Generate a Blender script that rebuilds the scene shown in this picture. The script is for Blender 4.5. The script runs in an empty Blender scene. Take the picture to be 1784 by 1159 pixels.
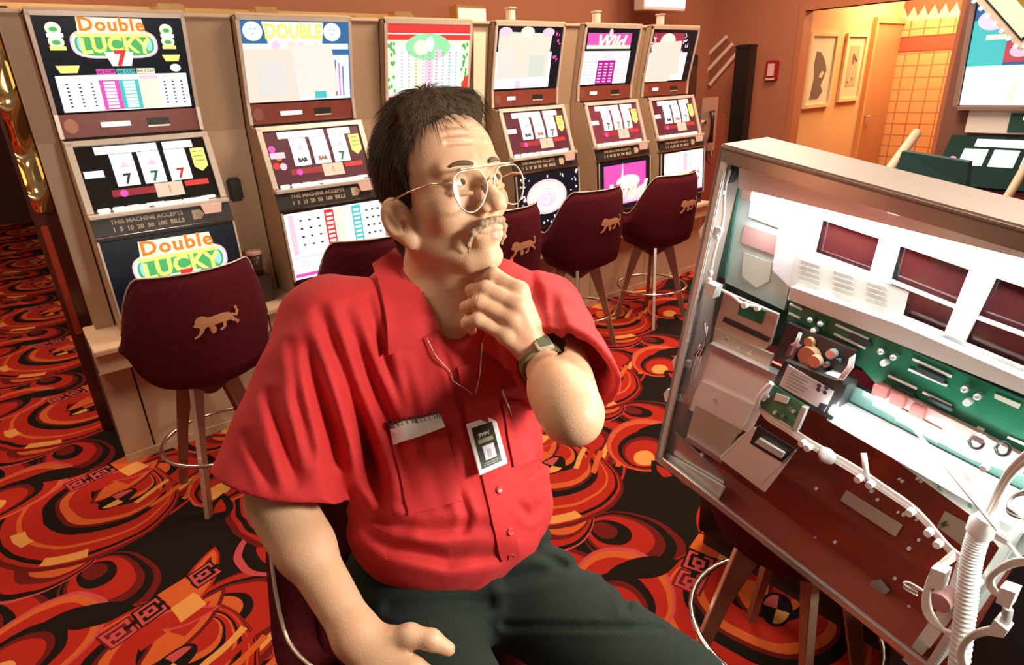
import bpy, bmesh, math, random
import numpy as np
from mathutils import Vector, Matrix
random.seed(7); np.random.seed(7)
S = bpy.context.scene; COL = S.collection
# ---------------------------------------------------------------- camera
# room axes: X along the slot row, Y into the row, Z up; rows below are the room axes seen by the camera
FPX, CX, CY, HCAM = 1075.0, 892.0, 579.5, 1.65
def _n(v):
    v = np.array(v, float); return v/np.linalg.norm(v)
_up = -_n((1000-CX, -(3200-CY), FPX))
_r = np.array((2358-CX, -(79-CY), FPX)); _r = _n(_r-np.dot(_r, _up)*_up)
_y = np.cross(_up, _r)
if _y[2] < 0: _y = -_y
WM = np.array([_r, _y, _up]); CAMP = np.array([0, 0, HCAM])
def at(px, py, dep):            # the point seen at a pixel, a given depth away
    return CAMP + WM@(np.array((px-CX, -(py-CY), FPX))*dep/FPX)
def pix(P):                     # N x 3 points -> pixels
    v = (P-CAMP)@WM
    return CX+FPX*v[:, 0]/v[:, 2], CY-FPX*v[:, 1]/v[:, 2]
cam = bpy.data.cameras.new('camera'); cam.sensor_width = 36; cam.lens = FPX/1784*36; cam.clip_start = .02
co = bpy.data.objects.new('camera', cam); COL.objects.link(co)
m = Matrix.Identity(4)
for i in range(3):
    m[i][0] = WM[i][0]; m[i][1] = WM[i][1]; m[i][2] = -WM[i][2]; m[i][3] = CAMP[i]
co.matrix_world = m; S.camera = co
S.view_settings.view_transform = 'Standard'; S.view_settings.look = 'None'
S.view_settings.gamma = 1; S.view_settings.use_curve_mapping = False
S.view_settings.exposure = 0.62
# ---------------------------------------------------------------- light
w = bpy.data.worlds.new('world'); S.world = w; w.use_nodes = True
w.node_tree.nodes['Background'].inputs[0].default_value = (1.0, .74, .52, 1)
w.node_tree.nodes['Background'].inputs[1].default_value = .10
def area(name, loc, size, power, col, rot=(0, 0, 0), sy=None, spread=None):
    l = bpy.data.lights.new(name, 'AREA'); l.energy = power; l.color = col; l.size = size
    if sy: l.shape = 'RECTANGLE'; l.size_y = sy
    if spread: l.spread = spread
    o = bpy.data.objects.new(name, l); o.location = loc; o.rotation_euler = rot; COL.objects.link(o); return o
area('ceiling_lamp', (2.9, 1.9, 3.3), 1.6, 80, (1, .80, .60), sy=1.2)
area('ceiling_lamp', (-.6, 1.7, 3.2), .8, 14, (1, .80, .62))
area('ceiling_lamp', (-.6, 4.2, 3.3), 1.6, 45, (1, .72, .5))
area('corridor_lamp', (8.2, 2.9, 2.75), .9, 60, (1, .76, .42))
area('ceiling_lamp', (5.2, 2.6, 3.3), 1.2, 40, (1, .7, .55))
# unseen fill light added right of the frame for the man and door interior
area('fill_light', (.98, -.42, 1.72), .28, 19, (1, .97, .88), rot=(math.radians(72), 0, math.radians(18)))
# ---------------------------------------------------------------- node maths
class X:
    def __init__(s, t, o): s.t = t; s.o = o
    def _m(s, op, *a):
        n = s.t.nodes.new('ShaderNodeMath'); n.operation = op
        for i, v in enumerate((s,)+a):
            if isinstance(v, X): s.t.links.new(v.o, n.inputs[i])
            else: n.inputs[i].default_value = v
        return X(s.t, n.outputs[0])
    def __add__(s, b): return s._m('ADD', b)
    __radd__ = __add__
    def __sub__(s, b): return s._m('SUBTRACT', b)
    def __rsub__(s, b): return (s*-1)+b
    def __mul__(s, b): return s._m('MULTIPLY', b)
    __rmul__ = __mul__
    def __truediv__(s, b): return s._m('DIVIDE', b)
    def floor(s): return s._m('FLOOR')
    def fract(s): return s._m('FRACT')
    def abs(s): return s._m('ABSOLUTE')
    def sqrt(s): return s._m('SQRT')
    def lt(s, b): return s._m('LESS_THAN', b)
    def gt(s, b): return s._m('GREATER_THAN', b)
    def max(s, b): return s._m('MAXIMUM', b)
    def min(s, b): return s._m('MINIMUM', b)
    def atan2(s, b): return s._m('ARCTAN2', b)
    def sin(s): return s._m('SINE')
def newmat(name):
    mt = bpy.data.materials.new(name); mt.use_nodes = True
    t = mt.node_tree; return mt, t, t.nodes['Principled BSDF']
def coords(t, kind='Object'):
    n = t.nodes.new('ShaderNodeTexCoord'); sp = t.nodes.new('ShaderNodeSeparateXYZ')
    t.links.new(n.outputs[kind], sp.inputs[0]); return n.outputs[kind], [X(t, sp.outputs[i]) for i in range(3)]
def mixc(t, f, a, b):
    n = t.nodes.new('ShaderNodeMix'); n.data_type = 'RGBA'
    for k, v in ((0, f), (6, a), (7, b)):
        if isinstance(v, X): t.links.new(v.o, n.inputs[k])
        elif isinstance(v, bpy.types.NodeSocket): t.links.new(v, n.inputs[k])
        elif k == 0: n.inputs[0].default_value = v
        else: n.inputs[k].default_value = (*v, 1)
    return n.outputs[2]
def noise(t, vec, scale, detail=3, out=0):
    n = t.nodes.new('ShaderNodeTexNoise'); n.inputs['Scale'].default_value = scale; n.inputs['Detail'].default_value = detail
    t.links.new(vec, n.inputs['Vector']); return X(t, n.outputs[out])
def setb(t, p, v, name):
    if isinstance(v, X): t.links.new(v.o, p.inputs[name])
    elif isinstance(v, bpy.types.NodeSocket): t.links.new(v, p.inputs[name])
    elif isinstance(v, tuple): p.inputs[name].default_value = (*v, 1)
    else: p.inputs[name].default_value = v
MATS = {}
def mat(name, col, rough=.5, metal=0, emis=0, var=0, vscale=30, bump=0, bscale=200, spec=None, alpha=None, sheen=0, stretch=None, sub=0):
    if name in MATS: return MATS[name]
    if emis and name.startswith('lit'): return lit(name, col, emis)
    mt, t, p = newmat(name); vec, xyz = coords(t)
    if stretch:
        mp = t.nodes.new('ShaderNodeMapping'); mp.inputs['Scale'].default_value = stretch
        t.links.new(vec, mp.inputs[0]); vec = mp.outputs[0]
    p.inputs['Roughness'].default_value = rough; p.inputs['Metallic'].default_value = metal
    v = var if var else .06
    f = noise(t, vec, vscale)
    c = mixc(t, f, tuple(max(0, k*(1-v)) for k in col), tuple(min(1, k*(1+v)) for k in col))
    t.links.new(c, p.inputs['Base Color'])
    if emis:
        t.links.new(c, p.inputs['Emission Color']); p.inputs['Emission Strength'].default_value = emis
    if bump:
        b = t.nodes.new('ShaderNodeBump'); b.inputs['Strength'].default_value = bump; b.inputs['Distance'].default_value = .002
        t.links.new(noise(t, vec, bscale, 4).o, b.inputs['Height']); t.links.new(b.outputs[0], p.inputs['Normal'])
    if spec is not None: p.inputs['Specular IOR Level'].default_value = spec
    if sheen: p.inputs['Sheen Weight'].default_value = sheen; p.inputs['Sheen Roughness'].default_value = .4
    if sub:
        p.inputs['Subsurface Weight'].default_value = sub; p.inputs['Subsurface Radius'].default_value = (1, .35, .2); p.inputs['Subsurface Scale'].default_value = .006
    MATS[name] = mt; return mt
def lit(name, col, k=1.0):        # backlit print: dark base, its colour comes from the lamp behind it
    if name in MATS: return MATS[name]
    mt, t, p = newmat(name); vec, _ = coords(t); f = noise(t, vec, 30)
    p.inputs['Base Color'].default_value = (*[c*.16 for c in col], 1); p.inputs['Roughness'].default_value = .3
    t.links.new(mixc(t, f, tuple(c*.95 for c in col), col), p.inputs['Emission Color']); p.inputs['Emission Strength'].default_value = k*.86
    MATS[name] = mt; return mt
def glow(name, col, k=1.0): return lit('lit '+name, col, k)
# ---------------------------------------------------------------- mesh builder
class MB:
    def __init__(s): s.v = []; s.f = []
    def add(s, vs, fs):
        o = len(s.v); s.v += [tuple(map(float, p)) for p in vs]; s.f += [tuple(i+o for i in f) for f in fs]; return s
    def box(s, a, b, bev=0, M=None):
        x0, y0, z0 = a; x1, y1, z1 = b
        if bev:
            bm = bmesh.new(); bmesh.ops.create_cube(bm, size=1)
            for v in bm.verts: v.co = Vector(((x0+x1)/2+v.co.x*(x1-x0), (y0+y1)/2+v.co.y*(y1-y0), (z0+z1)/2+v.co.z*(z1-z0)))
            bmesh.ops.bevel(bm, geom=bm.edges[:], offset=bev, segments=2, affect='EDGES')
            bm.verts.index_update(); vs = [v.co.copy() for v in bm.verts]; fs = [[v.index for v in f.verts] for f in bm.faces]; bm.free()
        else:
            vs = [Vector(p) for p in ((x0,y0,z0),(x1,y0,z0),(x1,y1,z0),(x0,y1,z0),(x0,y0,z1),(x1,y0,z1),(x1,y1,z1),(x0,y1,z1))]
            fs = [(0,3,2,1),(4,5,6,7),(0,1,5,4),(1,2,6,5),(2,3,7,6),(3,0,4,7)]
        if M is not None: vs = [M@v for v in vs]
        return s.add(vs, fs)
    def prism(s, poly, d, M=None):       # poly: 3D points of one face, d: offset vector
        n = len(poly); d = Vector(d); a = [Vector(p) for p in poly]; b = [p+d for p in a]
        vs = a+b
        if M is not None: vs = [M@v for v in vs]
        return s.add(vs, [tuple(range(n)), tuple(range(2*n-1, n-1, -1))]+[(i, i+n, (i+1) % n+n, (i+1) % n) for i in range(n)])
    def tube(s, pts, r, seg=8, closed=False, cap=True, flat=1.0):
        pts = [Vector(p) for p in pts]; n = len(pts); rs = r if isinstance(r, (list, tuple)) else [r]*n
        prev = None; vs = []; fs = []
        for i, p in enumerate(pts):
            if closed: t = pts[(i+1) % n]-pts[i-1]
            else: t = pts[min(i+1, n-1)]-pts[max(i-1, 0)]
            if t.length < 1e-9: t = Vector((0, 0, 1))
            t.normalize()
            if prev is None:
                a = Vector((0, 0, 1)) if abs(t.z) < .9 else Vector((1, 0, 0)); u = t.cross(a).normalized()
            else:
                u = (prev-t*prev.dot(t)); u = u.normalized() if u.length > 1e-6 else t.cross(Vector((.3, .5, .8))).normalized()
            prev = u; w_ = t.cross(u)
            for k in range(seg):
                an = 2*math.pi*k/seg; vs.append(p+u*math.cos(an)*rs[i]+w_*math.sin(an)*rs[i]*flat)
        for i in range(n if closed else n-1):
            j = (i+1) % n
            for k in range(seg): fs.append((i*seg+k, i*seg+(k+1) % seg, j*seg+(k+1) % seg, j*seg+k))
        if not closed and cap: fs += [tuple(range(seg-1, -1, -1)), tuple(range((n-1)*seg, n*seg))]
        return s.add(vs, fs)
    def lathe(s, prof, c=(0, 0, 0), seg=20, M=None):
        vs = []; fs = []; n = len(prof)
        for i in range(seg):
            a = 2*math.pi*i/seg
            for (r, z) in prof: vs.append(Vector((c[0]+r*math.cos(a), c[1]+r*math.sin(a), c[2]+z)))
        for i in range(seg):
            for j in range(n-1): fs.append((i*n+j, ((i+1) % seg)*n+j, ((i+1) % seg)*n+j+1, i*n+j+1))
        fs.append(tuple(i*n for i in range(seg-1, -1, -1))); fs.append(tuple(i*n+n-1 for i in range(seg)))
        if M is not None: vs = [M@v for v in vs]
        return s.add(vs, fs)
    def build(s, name, mt, parent=None, smooth=False, loc=None):
        me = bpy.data.meshes.new(name); me.from_pydata(s.v, [], s.f); me.materials.append(mt)
        bm = bmesh.new(); bm.from_mesh(me); bmesh.ops.recalc_face_normals(bm, faces=bm.faces); bm.to_mesh(me); bm.free()
        if smooth: me.shade_smooth()
        if smooth == 'auto':
            me.shade_smooth(); me.set_sharp_from_angle(angle=math.radians(35))
        o = bpy.data.objects.new(name, me); COL.objects.link(o)
        if parent: o.parent = parent
        if loc: o.location = loc
        return o
def tag(o, label=None, cat=None, group=None, kind=None):
    if label: o['label'] = label
    if cat: o['category'] = cat
    if group: o['group'] = group
    if kind: o['kind'] = kind
    return o
def empty(name, loc, label, cat, group=None, mw=None):
    o = bpy.data.objects.new(name, None); COL.objects.link(o); o.location = loc; o.empty_display_size = .05
    if mw is not None: o.matrix_world = mw
    return tag(o, label, cat, group)
def kids(o): return [c for c in bpy.data.objects if c.parent == o]
def copy_tree(o, parent=None):
    c = o.copy(); COL.objects.link(c)
    if parent: c.parent = parent
    for ch in kids(o): copy_tree(ch, c)
    return c
def text_mesh(txt, size, ext=.0006, bold=0, spacing=1, xs=1.0, shear=0):
    cu = bpy.data.curves.new('lettering', 'FONT'); cu.body = txt; cu.size = size; cu.align_x = 'CENTER'; cu.align_y = 'CENTER'
    cu.extrude = ext; cu.offset = bold; cu.space_character = spacing; cu.resolution_u = 2; cu.shear = shear
    o = bpy.data.objects.new('lettering', cu); COL.objects.link(o)
    me = bpy.data.meshes.new_from_object(o.evaluated_get(bpy.context.evaluated_depsgraph_get()))
    vs = [Vector((v.co.x*xs, v.co.y, v.co.z)) for v in me.vertices]; fs = [tuple(p.vertices) for p in me.polygons]
    bpy.data.objects.remove(o); bpy.data.curves.remove(cu); bpy.data.meshes.remove(me); return vs, fs
class Panel:                     # a flat face with u to the right (0..w), v up (0..h) and n out of it
    def __init__(s, o, u, v):
        s.o = Vector(o); u = Vector(u); v = Vector(v); s.w = u.length; s.h = v.length
        s.u = u.normalized(); s.v = v.normalized(); s.n = s.u.cross(s.v).normalized()
    def p(s, a, b, d=0): return s.o+s.u*(a*s.w)+s.v*(b*s.h)+s.n*d
    def poly(s, pts, d, th, mb): mb.prism([s.p(a, b, d) for a, b in pts], s.n*th); return mb
    def rect(s, a0, b0, a1, b1, d, th, mb): return s.poly([(a0, b0), (a1, b0), (a1, b1), (a0, b1)], d, th, mb)
    def ell(s, a, b, ra, rb, d, th, mb, n=24): return s.poly([(a+ra/s.w*math.cos(2*math.pi*k/n), b+rb/s.h*math.sin(2*math.pi*k/n)) for k in range(n)], d, th, mb)
    def text(s, txt, a, b, size, d, mb, **k):
        arc = k.pop('arc', 0); tilt = k.pop('tilt', 0)
        vs, fs = text_mesh(txt, size, **k); c, q = math.cos(tilt), math.sin(tilt)
        out = []
        for v in vs:
            yy = v.y-arc*(v.x*v.x); x_, y_ = v.x*c-yy*q, v.x*q+yy*c
            out.append(s.p(a, b, d)+s.u*x_+s.v*y_+s.n*v.z)
        return mb.add(out, fs)
# ---------------------------------------------------------------- the carpet
def carpet_mat():
    mt, t, p = newmat('patterned casino carpet'); vec, (x, y, z) = coords(t)
    wob = noise(t, vec, 4, 2); x = x+(wob-.5)*.05; y = y+(noise(t, vec, 3.3, 2)-.5)*.05
    PX, PY = .80, 1.10
    def cell(cx, cy, rot=0):
        a = (x-cx)/PX; c = (a+.5).floor(); dx = (a-c)*PX
        half = ((c*.5).fract())*1.1
        b = (y-cy+half)/PY; dy = (b-(b+.5).floor())*PY
        if rot:
            k, q = math.cos(rot), math.sin(rot); return dx*k+dy*q, dy*k-dx*q
        return dx, dy
    RED, ORG, MAR, BLK, GLD, PNK = (.50, .024, .013), (.72, .125, .028), (.17, .012, .010), (.012, .008, .006), (.85, .36, .09), (.62, .08, .085)
    def wedge(c, m, col): return mixc(t, m, c, col)
    def band(r, a, b): return r.gt(a)*r.lt(b)
    def AND(*m):
        o = m[0]
        for q in m[1:]: o = o*q
        return o
    c = BLK
    def cres(cx, cy, rot, asp, R0, sh, seq):
        nonlocal c
        dx, dy = cell(cx, cy, rot)
        for f, k in seq:
            R = R0*f; ox = (R0-R)*sh; u_ = dx-ox; r = (u_*u_+dy*dy*(asp*asp)).sqrt(); c = wedge(c, r.lt(R), k)
        return dx, dy
    def leaf(cx, cy, rot, L, wd, cols):
        nonlocal c
        dx, dy = cell(cx, cy, rot); a = dx/L; h = dy.abs()/wd+a*a
        c = wedge(c, h.lt(1), cols[0]); c = wedge(c, h.lt(.80), cols[1]); c = wedge(c, h.lt(.45)*dx.gt(-.02), cols[2])
    def bars(cx, cy, rot, n, w_, sp, cols):
        nonlocal c
        dx, dy = cell(cx, cy, rot)
        for k in range(n): c = wedge(c, AND(dx.abs().lt(w_), (dy-k*sp).abs().lt(.013)), cols[k % len(cols)])
    cres(.28, .72, 2.4, 1.25, .27, .75, [(1, MAR), (.93, RED), (.74, BLK), (.66, MAR), (.58, RED), (.36, BLK), (.28, ORG)])
    cres(.70, .66, 1.9, 1.3, .20, .8, [(1, MAR), (.90, BLK), (.78, MAR), (.66, RED), (.40, BLK), (.25, MAR)])
    leaf(.10, .46, .2, .20, .07, (RED, BLK, BLK))
    cres(.50, .98, -.5, 1.15, .22, .8, [(1, PNK), (.93, BLK), (.80, RED), (.62, MAR), (.50, ORG), (.30, RED)])
    bars(.34, .50, .5, 4, .11, .040, (RED, ORG, MAR, GLD))
    dx, dy = cres(.68, .13, .45, .88, .345, .80, [(1, MAR), (.96, RED), (.93, BLK), (.895, RED), (.80, ORG), (.77, RED), (.66, BLK), (.59, MAR), (.56, ORG), (.50, RED), (.36, BLK), (.30, ORG), (.24, RED)])
    th = dy.atan2(dx); r = ((dx*dx)+dy*dy*.77).sqrt()
    c = wedge(c, band(r, .27, .315)*AND(th.gt(-2.6), th.lt(-2.1)), GLD); c = wedge(c, band(r, .20, .25)*AND(th.gt(2.6), th.lt(3.1)), GLD)
    cres(.46, .52, -2.5, 1.3, .235, .72, [(1, PNK), (.95, ORG), (.86, RED), (.66, BLK), (.55, MAR), (.48, RED), (.26, GLD)])
    leaf(.86, .27, .55, .19, .075, (MAR, ORG, RED)); leaf(.62, .545, -.5, .14, .055, (BLK, BLK, BLK)); leaf(.16, 1.02, 1.0, .17, .06, (RED, ORG, MAR))
    leaf(.06, .88, -.35, .13, .045, (PNK, RED, RED)); leaf(.33, .30, 1.2, .12, .05, (BLK, BLK, RED))
    dx, dy = cell(.80, .14, .4); r = (dx*dx+dy*dy*2.6).sqrt()
    c = wedge(c, r.lt(.080), BLK); c = wedge(c, r.lt(.068)*(dx*dy).gt(0), PNK); c = wedge(c, r.lt(.068)*AND(dx.lt(0), dy.lt(0)), GLD)
    bars(.98, .02, .5, 3, .09, .045, (ORG, RED, GLD))
    # greek-key squares in a stepped row
    for k in range(4):
        dx, dy = cell(.68+.100*k, .395+.03*k, .28); dx, dy = dx, dy; m = dx.abs().max(dy.abs())
        sq = m.lt(.05)
        if k == 2: c = wedge(c, sq, ORG); continue
        c = wedge(c, sq, (MAR, BLK, RED, BLK)[k]); c = wedge(c, band(m, .032, .043), PNK); c = wedge(c, band(m, .008, .020), PNK)
        c = wedge(c, AND(dx.gt(.02), dx.lt(.06), dy.abs().lt(.010)), BLK); c = wedge(c, AND(dx.gt(-.034), dx.lt(-.01), dy.abs().lt(.008)), PNK)
    dx, dy = cell(.76, .32, .28); m = dx.abs().max(dy.abs()); c = wedge(c, m.lt(.045), RED)
    dx, dy = cell(.90, .36, .28); m = dx.abs().max(dy.abs()); c = wedge(c, m.lt(.045), GLD)
    f = noise(t, vec, 420, 3); c = mixc(t, (f-.35).max(0)*.9, c, (.02, .004, .003))
    t.links.new(c, p.inputs['Base Color']); p.inputs['Roughness'].default_value = .95; p.inputs['Specular IOR Level'].default_value = .1
    b = t.nodes.new('ShaderNodeBump'); b.inputs['Strength'].default_value = .6; b.inputs['Distance'].default_value = .004
    t.links.new(noise(t, vec, 300, 3).o, b.inputs['Height']); t.links.new(b.outputs[0], p.inputs['Normal'])
    return mt
tag(MB().box((-5, -3, -.05), (12, 14, 0)).build('floor', carpet_mat()), kind='structure')
wallm = mat('reddish brown wallcovering', (.46, .165, .080), .75, var=.12, vscale=60, bump=.3)
EX = 6.6                          # the end wall with the doorway
DY0, DY1, DZ = 2.14, 3.50, 2.17
tag(MB().box((-5, 11.5, 0), (3, 11.6, 3.2)).build('wall_far', mat('dark far wall', (.10, .03, .02), .8)), kind='structure')
tag(MB().box((.15, 4.55, 0), (EX, 4.65, 3.2)).build('wall_back', wallm), kind='structure')
tag(MB().box((EX, DY1, 0), (EX+.12, 4.65, 3.2)).box((EX, -3, 0), (EX+.12, DY0, 3.2)).box((EX, DY0, DZ), (EX+.12, DY1, 3.2)).build('wall_end', wallm), kind='structure')
trimm = mat('terracotta painted trim', (.50, .17, .07), .5)
tag(MB().box((EX-.02, DY1-.005, 0), (EX+.14, DY1+.055, DZ)).box((EX-.02, DY0-.055, 0), (EX+.14, DY0+.005, DZ)).box((EX-.02, DY0-.055, DZ), (EX+.14, DY1+.055, DZ+.055)).build('trim_1', trimm), kind='structure')
corr = mat('orange yellow corridor wall', (.78, .42, .17), .8, var=.06, vscale=25)
XC = 8.95
tag(MB().box((EX+.12, DY1+.02, 0), (XC+.1, DY1+.12, 3)).build('wall_corridor', corr), kind='structure')
tag(MB().box((EX+.12, 1.2, 2.9), (XC+.1, DY1+.1, 3)).build('ceiling', corr), kind='structure')
def plaid():
    mt, t, p = newmat('plaid wallcovering'); vec, (x, y, z) = coords(t)
    c = (.70, .33, .12)
    gy = ((y/.155).fract()-.5).abs().gt(.455); gz = ((z/.135).fract()-.5).abs().gt(.455)
    c = mixc(t, gy.max(gz), c, (.42, .13, .05))
    c = mixc(t, AND_(z.gt(1.78), z.lt(1.94)), c, (.55, .07, .03)); c = mixc(t, AND_(z.gt(1.93), z.lt(1.95)), c, (.25, .04, .02)); c = mixc(t, AND_(z.gt(1.77), z.lt(1.79)), c, (.25, .04, .02))
    zz = ((y/.11).fract()-.5).abs()*.22
    tri = AND_(z.gt(2.12), (z-2.14).lt(zz+.02)); c = mixc(t, z.gt(2.12), c, (.30, .07, .03)); c = mixc(t, tri, c, (.85, .62, .30))
    t.links.new(c, p.inputs['Base Color']); p.inputs['Roughness'].default_value = .8; return mt
def AND_(*m):
    o = m[0]
    for q in m[1:]: o = o*q
    return o
tag(MB().box((XC, 1.2, 0), (XC+.1, DY1+.02, 3)).build('wall_corridor_end', plaid()), kind='structure')
# corridor door
DXa = 8.22
dr = MB().box((DXa, DY1-.012, 0), (XC-.03, DY1+.019, 2.09)).build('door_1', mat('warm brown corridor door', (.52, .21, .085), .45)); tag(dr, kind='structure')
MB().box((DXa-.05, DY1-.03, 0), (DXa, DY1+.019, 2.09)).box((DXa-.05, DY1-.03, 2.09), (XC-.004, DY1+.019, 2.15)).build('door_frame', mat('lighter door casing', (.66, .31, .12), .5), dr)
MB().tube([(DXa+.08, DY1-.012, 1.07), (DXa+.08, DY1-.06, 1.07), (DXa+.2, DY1-.065, 1.07)], .013).build('door_handle', mat('chrome', (.85, .83, .8), .15, 1), dr, True)
# framed pictures
def picture(x0, x1, z0, z1, lab, kind):
    r = empty('framed_picture', ((x0+x1)/2, DY1+.02, z0), lab, 'picture', 'framed prints in the corridor')
    w_, h = (x1-x0)/2, z1-z0; fr = .035
    MB().box((-w_, -.03, 0), (w_, 0, fr)).box((-w_, -.03, h-fr), (w_, 0, h)).box((-w_, -.03, fr), (-w_+fr, 0, h-fr)).box((w_-fr, -.03, fr), (w_, 0, h-fr)).build('frame', mat('pale gold frame', (.80, .58, .30), .35), r)
    mm = (.80, .66, .46) if kind == 0 else (.72, .56, .34)
    MB().box((-w_+fr, -.012, fr), (w_-fr, -.002, h-fr)).build('mat_board', mat('picture mount %d' % kind, mm, .6), r)
    d = mat('print ink %d' % kind, (.18, .11, .07) if kind == 0 else (.50, .34, .18), .6); mb = MB()
    if kind == 0:   # dark figure drawing
        P = [(-.62, .12), (-.45, .42), (-.6, .6), (-.5, .76), (-.1, .74), (.35, .62), (.55, .5), (.35, .38), (.2, .3), (.45, .22), (.1, .12)]
        mb.prism([(a*w_*.85, -.0125, b*h) for a, b in P], (0, -.002, 0)); mb.build('print', d, r)
        L = [(-.1, .42), (.15, .5), (.35, .47), (.15, .4)]
        MB().prism([(a*w_*.85, -.0150, b*h) for a, b in L], (0, -.0015, 0)).build('print_highlight', mat('print light patch', (.78, .62, .42), .6), r)
    else:
        mb.box((-w_*.5, -.0135, h*.22), (w_*.5, -.0125, h*.82)); mb.build('print', d, r)
        MB().tube([(-w_*.3, -.015, h*.3), (0, -.015, h*.55), (-w_*.1, -.015, h*.7), (w_*.3, -.015, h*.6), (w_*.1, -.015, h*.35)], .012).build('print_highlight', mat('print line', (.66, .48, .28), .6), r)
picture(6.78, 7.36, 1.24, 1.98, 'framed print of a dark figure on the orange corridor wall', 0)
picture(7.56, 8.06, 1.27, 1.98, 'faint tan framed print nearer the brown corridor door', 1)
# fire alarm, striped corner lamp, dark pillars and the payphone on the end wall
r = empty('fire_alarm', (EX, 3.78, 1.52), 'small red fire alarm plate on the brown wall left of the doorway', 'fire alarm')
MB().box((-.04, -.07, .02), (0, .07, .21), .01).build('housing', mat('red alarm plastic', (.38, .02, .02), .4), r)
MB().box((-.05, -.035, .06), (-.04, .035, .18)).box((-.05, -.05, .02), (-.04, .05, .04)).build('lever', mat('pale pink print', (.9, .55, .5), .4), r)
r = empty('wall_sconce', (EX, 4.46, 1.54), 'unlit chevron sconce with three pale slanting bars on the brown wall', 'wall lamp')
MB().prism([(-.02, .30, .16), (-.02, -.05, .46), (-.02, -.28, .30), (-.02, .10, -.02)], (.02, 0, 0)).build('back_plate', mat('brown metal plate', (.30, .10, .05), .5), r)
for k in range(3): MB().prism([(-.05, .27-.10*k, .18-.10*k), (-.05, -.10-.08*k, .47-.08*k), (-.05, -.12-.08*k, .44-.08*k), (-.05, .25-.10*k, .15-.10*k)], (.03, 0, 0)).build('bar', mat('pale pink bar', (.92, .66, .52), .4), r)
dk = mat('black lacquer', (.012, .011, .010), .25)
r = empty('black_column', (6.30, 3.93, 0), 'slim black column on the brown wall between sconce and alarm', 'column')
MB().box((-.08, -.11, 0), (.08, .11, .1), .01).build('base', dk, r); MB().prism([(-.06, -.085, .1), (.06, -.085, .1), (.06, .085, .1), (-.06, .085, .1)], (0, 0, 1.75)).build('shaft', dk, r); MB().box((-.07, -.09, 1.85), (.07, .09, 1.89), .01).build('cap', dk, r)
r = empty('vending_cabinet', (4.98, 3.62, 0), 'tall black cabinet just past the last slot machine', 'cabinet')
MB().box((-.25, -.06, .08), (.0, .5, 1.79), .01).build('body', dk, r); MB().box((-.23, -.04, 0), (-.02, .48, .08)).build('plinth', dk, r); MB().box((-.22, -.07, .3), (-.03, -.06, 1.7)).build('door', mat('dark bronze door', (.06, .02, .015), .3), r)
r = empty('change_machine', (5.42, 3.72, 0), 'narrow brown cabinet with a chrome panel and hanging black handset', 'cabinet')
MB().box((-.16, 0, 0), (.3, .4, 1.25), .01).build('body', mat('maroon laminate', (.22, .045, .03), .4), r)
MB().box((-.14, -.02, .92), (.12, 0, 1.42), .005).build('front_panel', mat('dull pink metal', (.62, .42, .34), .3, .6), r)
MB().tube([(-.02, -.05, 1.30), (-.03, -.07, 1.22), (-.03, -.07, 1.10), (-.01, -.05, 1.02)], [.028, .018, .018, .028]).build('handset', dk, r, True)
MB().tube([(-.03, -.03, 1.02), (-.05, -.05, .85), (.02, -.05, .8), (.05, -.03, .95)], .006).build('cord', dk, r, True)
MB().lathe([(.0, 0), (.02, 0), (.02, .02), (0, .02)], seg=10, M=Matrix.Translation((-.10, -.022, 1.2))@Matrix.Rotation(math.pi/2, 4, 'X')).build('knob', mat('chrome', (.85, .83, .8), .15, 1), r)
# ---------------------------------------------------------------- riser the row stands on
beige = mat('warm beige laminate', (.50, .325, .20), .45, var=.08, vscale=80)
beige_l = mat('light beige laminate', (.68, .47, .30), .45, var=.05)
groove = mat('dark brown gap', (.06, .028, .018), .7)
r = empty('machine_riser', (.09, 3.19, 0), 'long beige panelled riser with a ledge under the slot row', 'counter')
L = 4.55
MB().box((0, .03, .0), (L, .40, .56)).build('core', groove, r)
for k in range(6):
    x0 = .0+.765*k
    for a, b in ((0, .125), (.132, .758)): MB().box((x0+a, 0, .04), (x0+b, .03, .47), .002).build('panel', beige, r)
    MB().box((x0, -.09, .50), (x0+.758, .02, .59), .003).build('ledge_front', beige_l, r)
MB().box((0, -.12, .595), (L, .30, .62), .004).build('ledge_top', beige_l, r)
MB().box((0, -.01, 0), (L, .02, .04)).build('plinth', beige, r)
# end panel of the island: dark polished wood with wavy brass
r = empty('end_panel', (.03, 3.62, 0), 'polished dark end panel with wavy brass reflections left of the first slot machine', 'panel')
mt, t, p = newmat('rippled polished brass'); vec, (x, y, z) = coords(t); p.inputs['Metallic'].default_value = 1; p.inputs['Roughness'].default_value = .14
p.inputs['Base Color'].default_value = (.86, .62, .30, 1)
b = t.nodes.new('ShaderNodeBump'); b.inputs['Strength'].default_value = 1; b.inputs['Distance'].default_value = .05
t.links.new(((z*16+(x*30).sin()*.9).sin()).o, b.inputs['Height']); t.links.new(b.outputs[0], p.inputs['Normal'])
lac = mat('dark red polished wood', (.10, .022, .012), .18, var=.3, vscale=6, stretch=(6, 6, .6))
MB().box((.012, 0, .0), (.17, .22, 2.02), .006).build('post', lac, r)
MB().box((.026, -.02, 1.16), (.105, -.001, 2.0), .010).build('brass_strip', mt, r)
MB().box((.03, -.012, .55), (.06, -.001, 1.1), .004).build('red_reflection', mat('painted red reflection', (.42, .05, .025), .2), r)  # red reflection in the polished post, painted as a thin coloured strip
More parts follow.
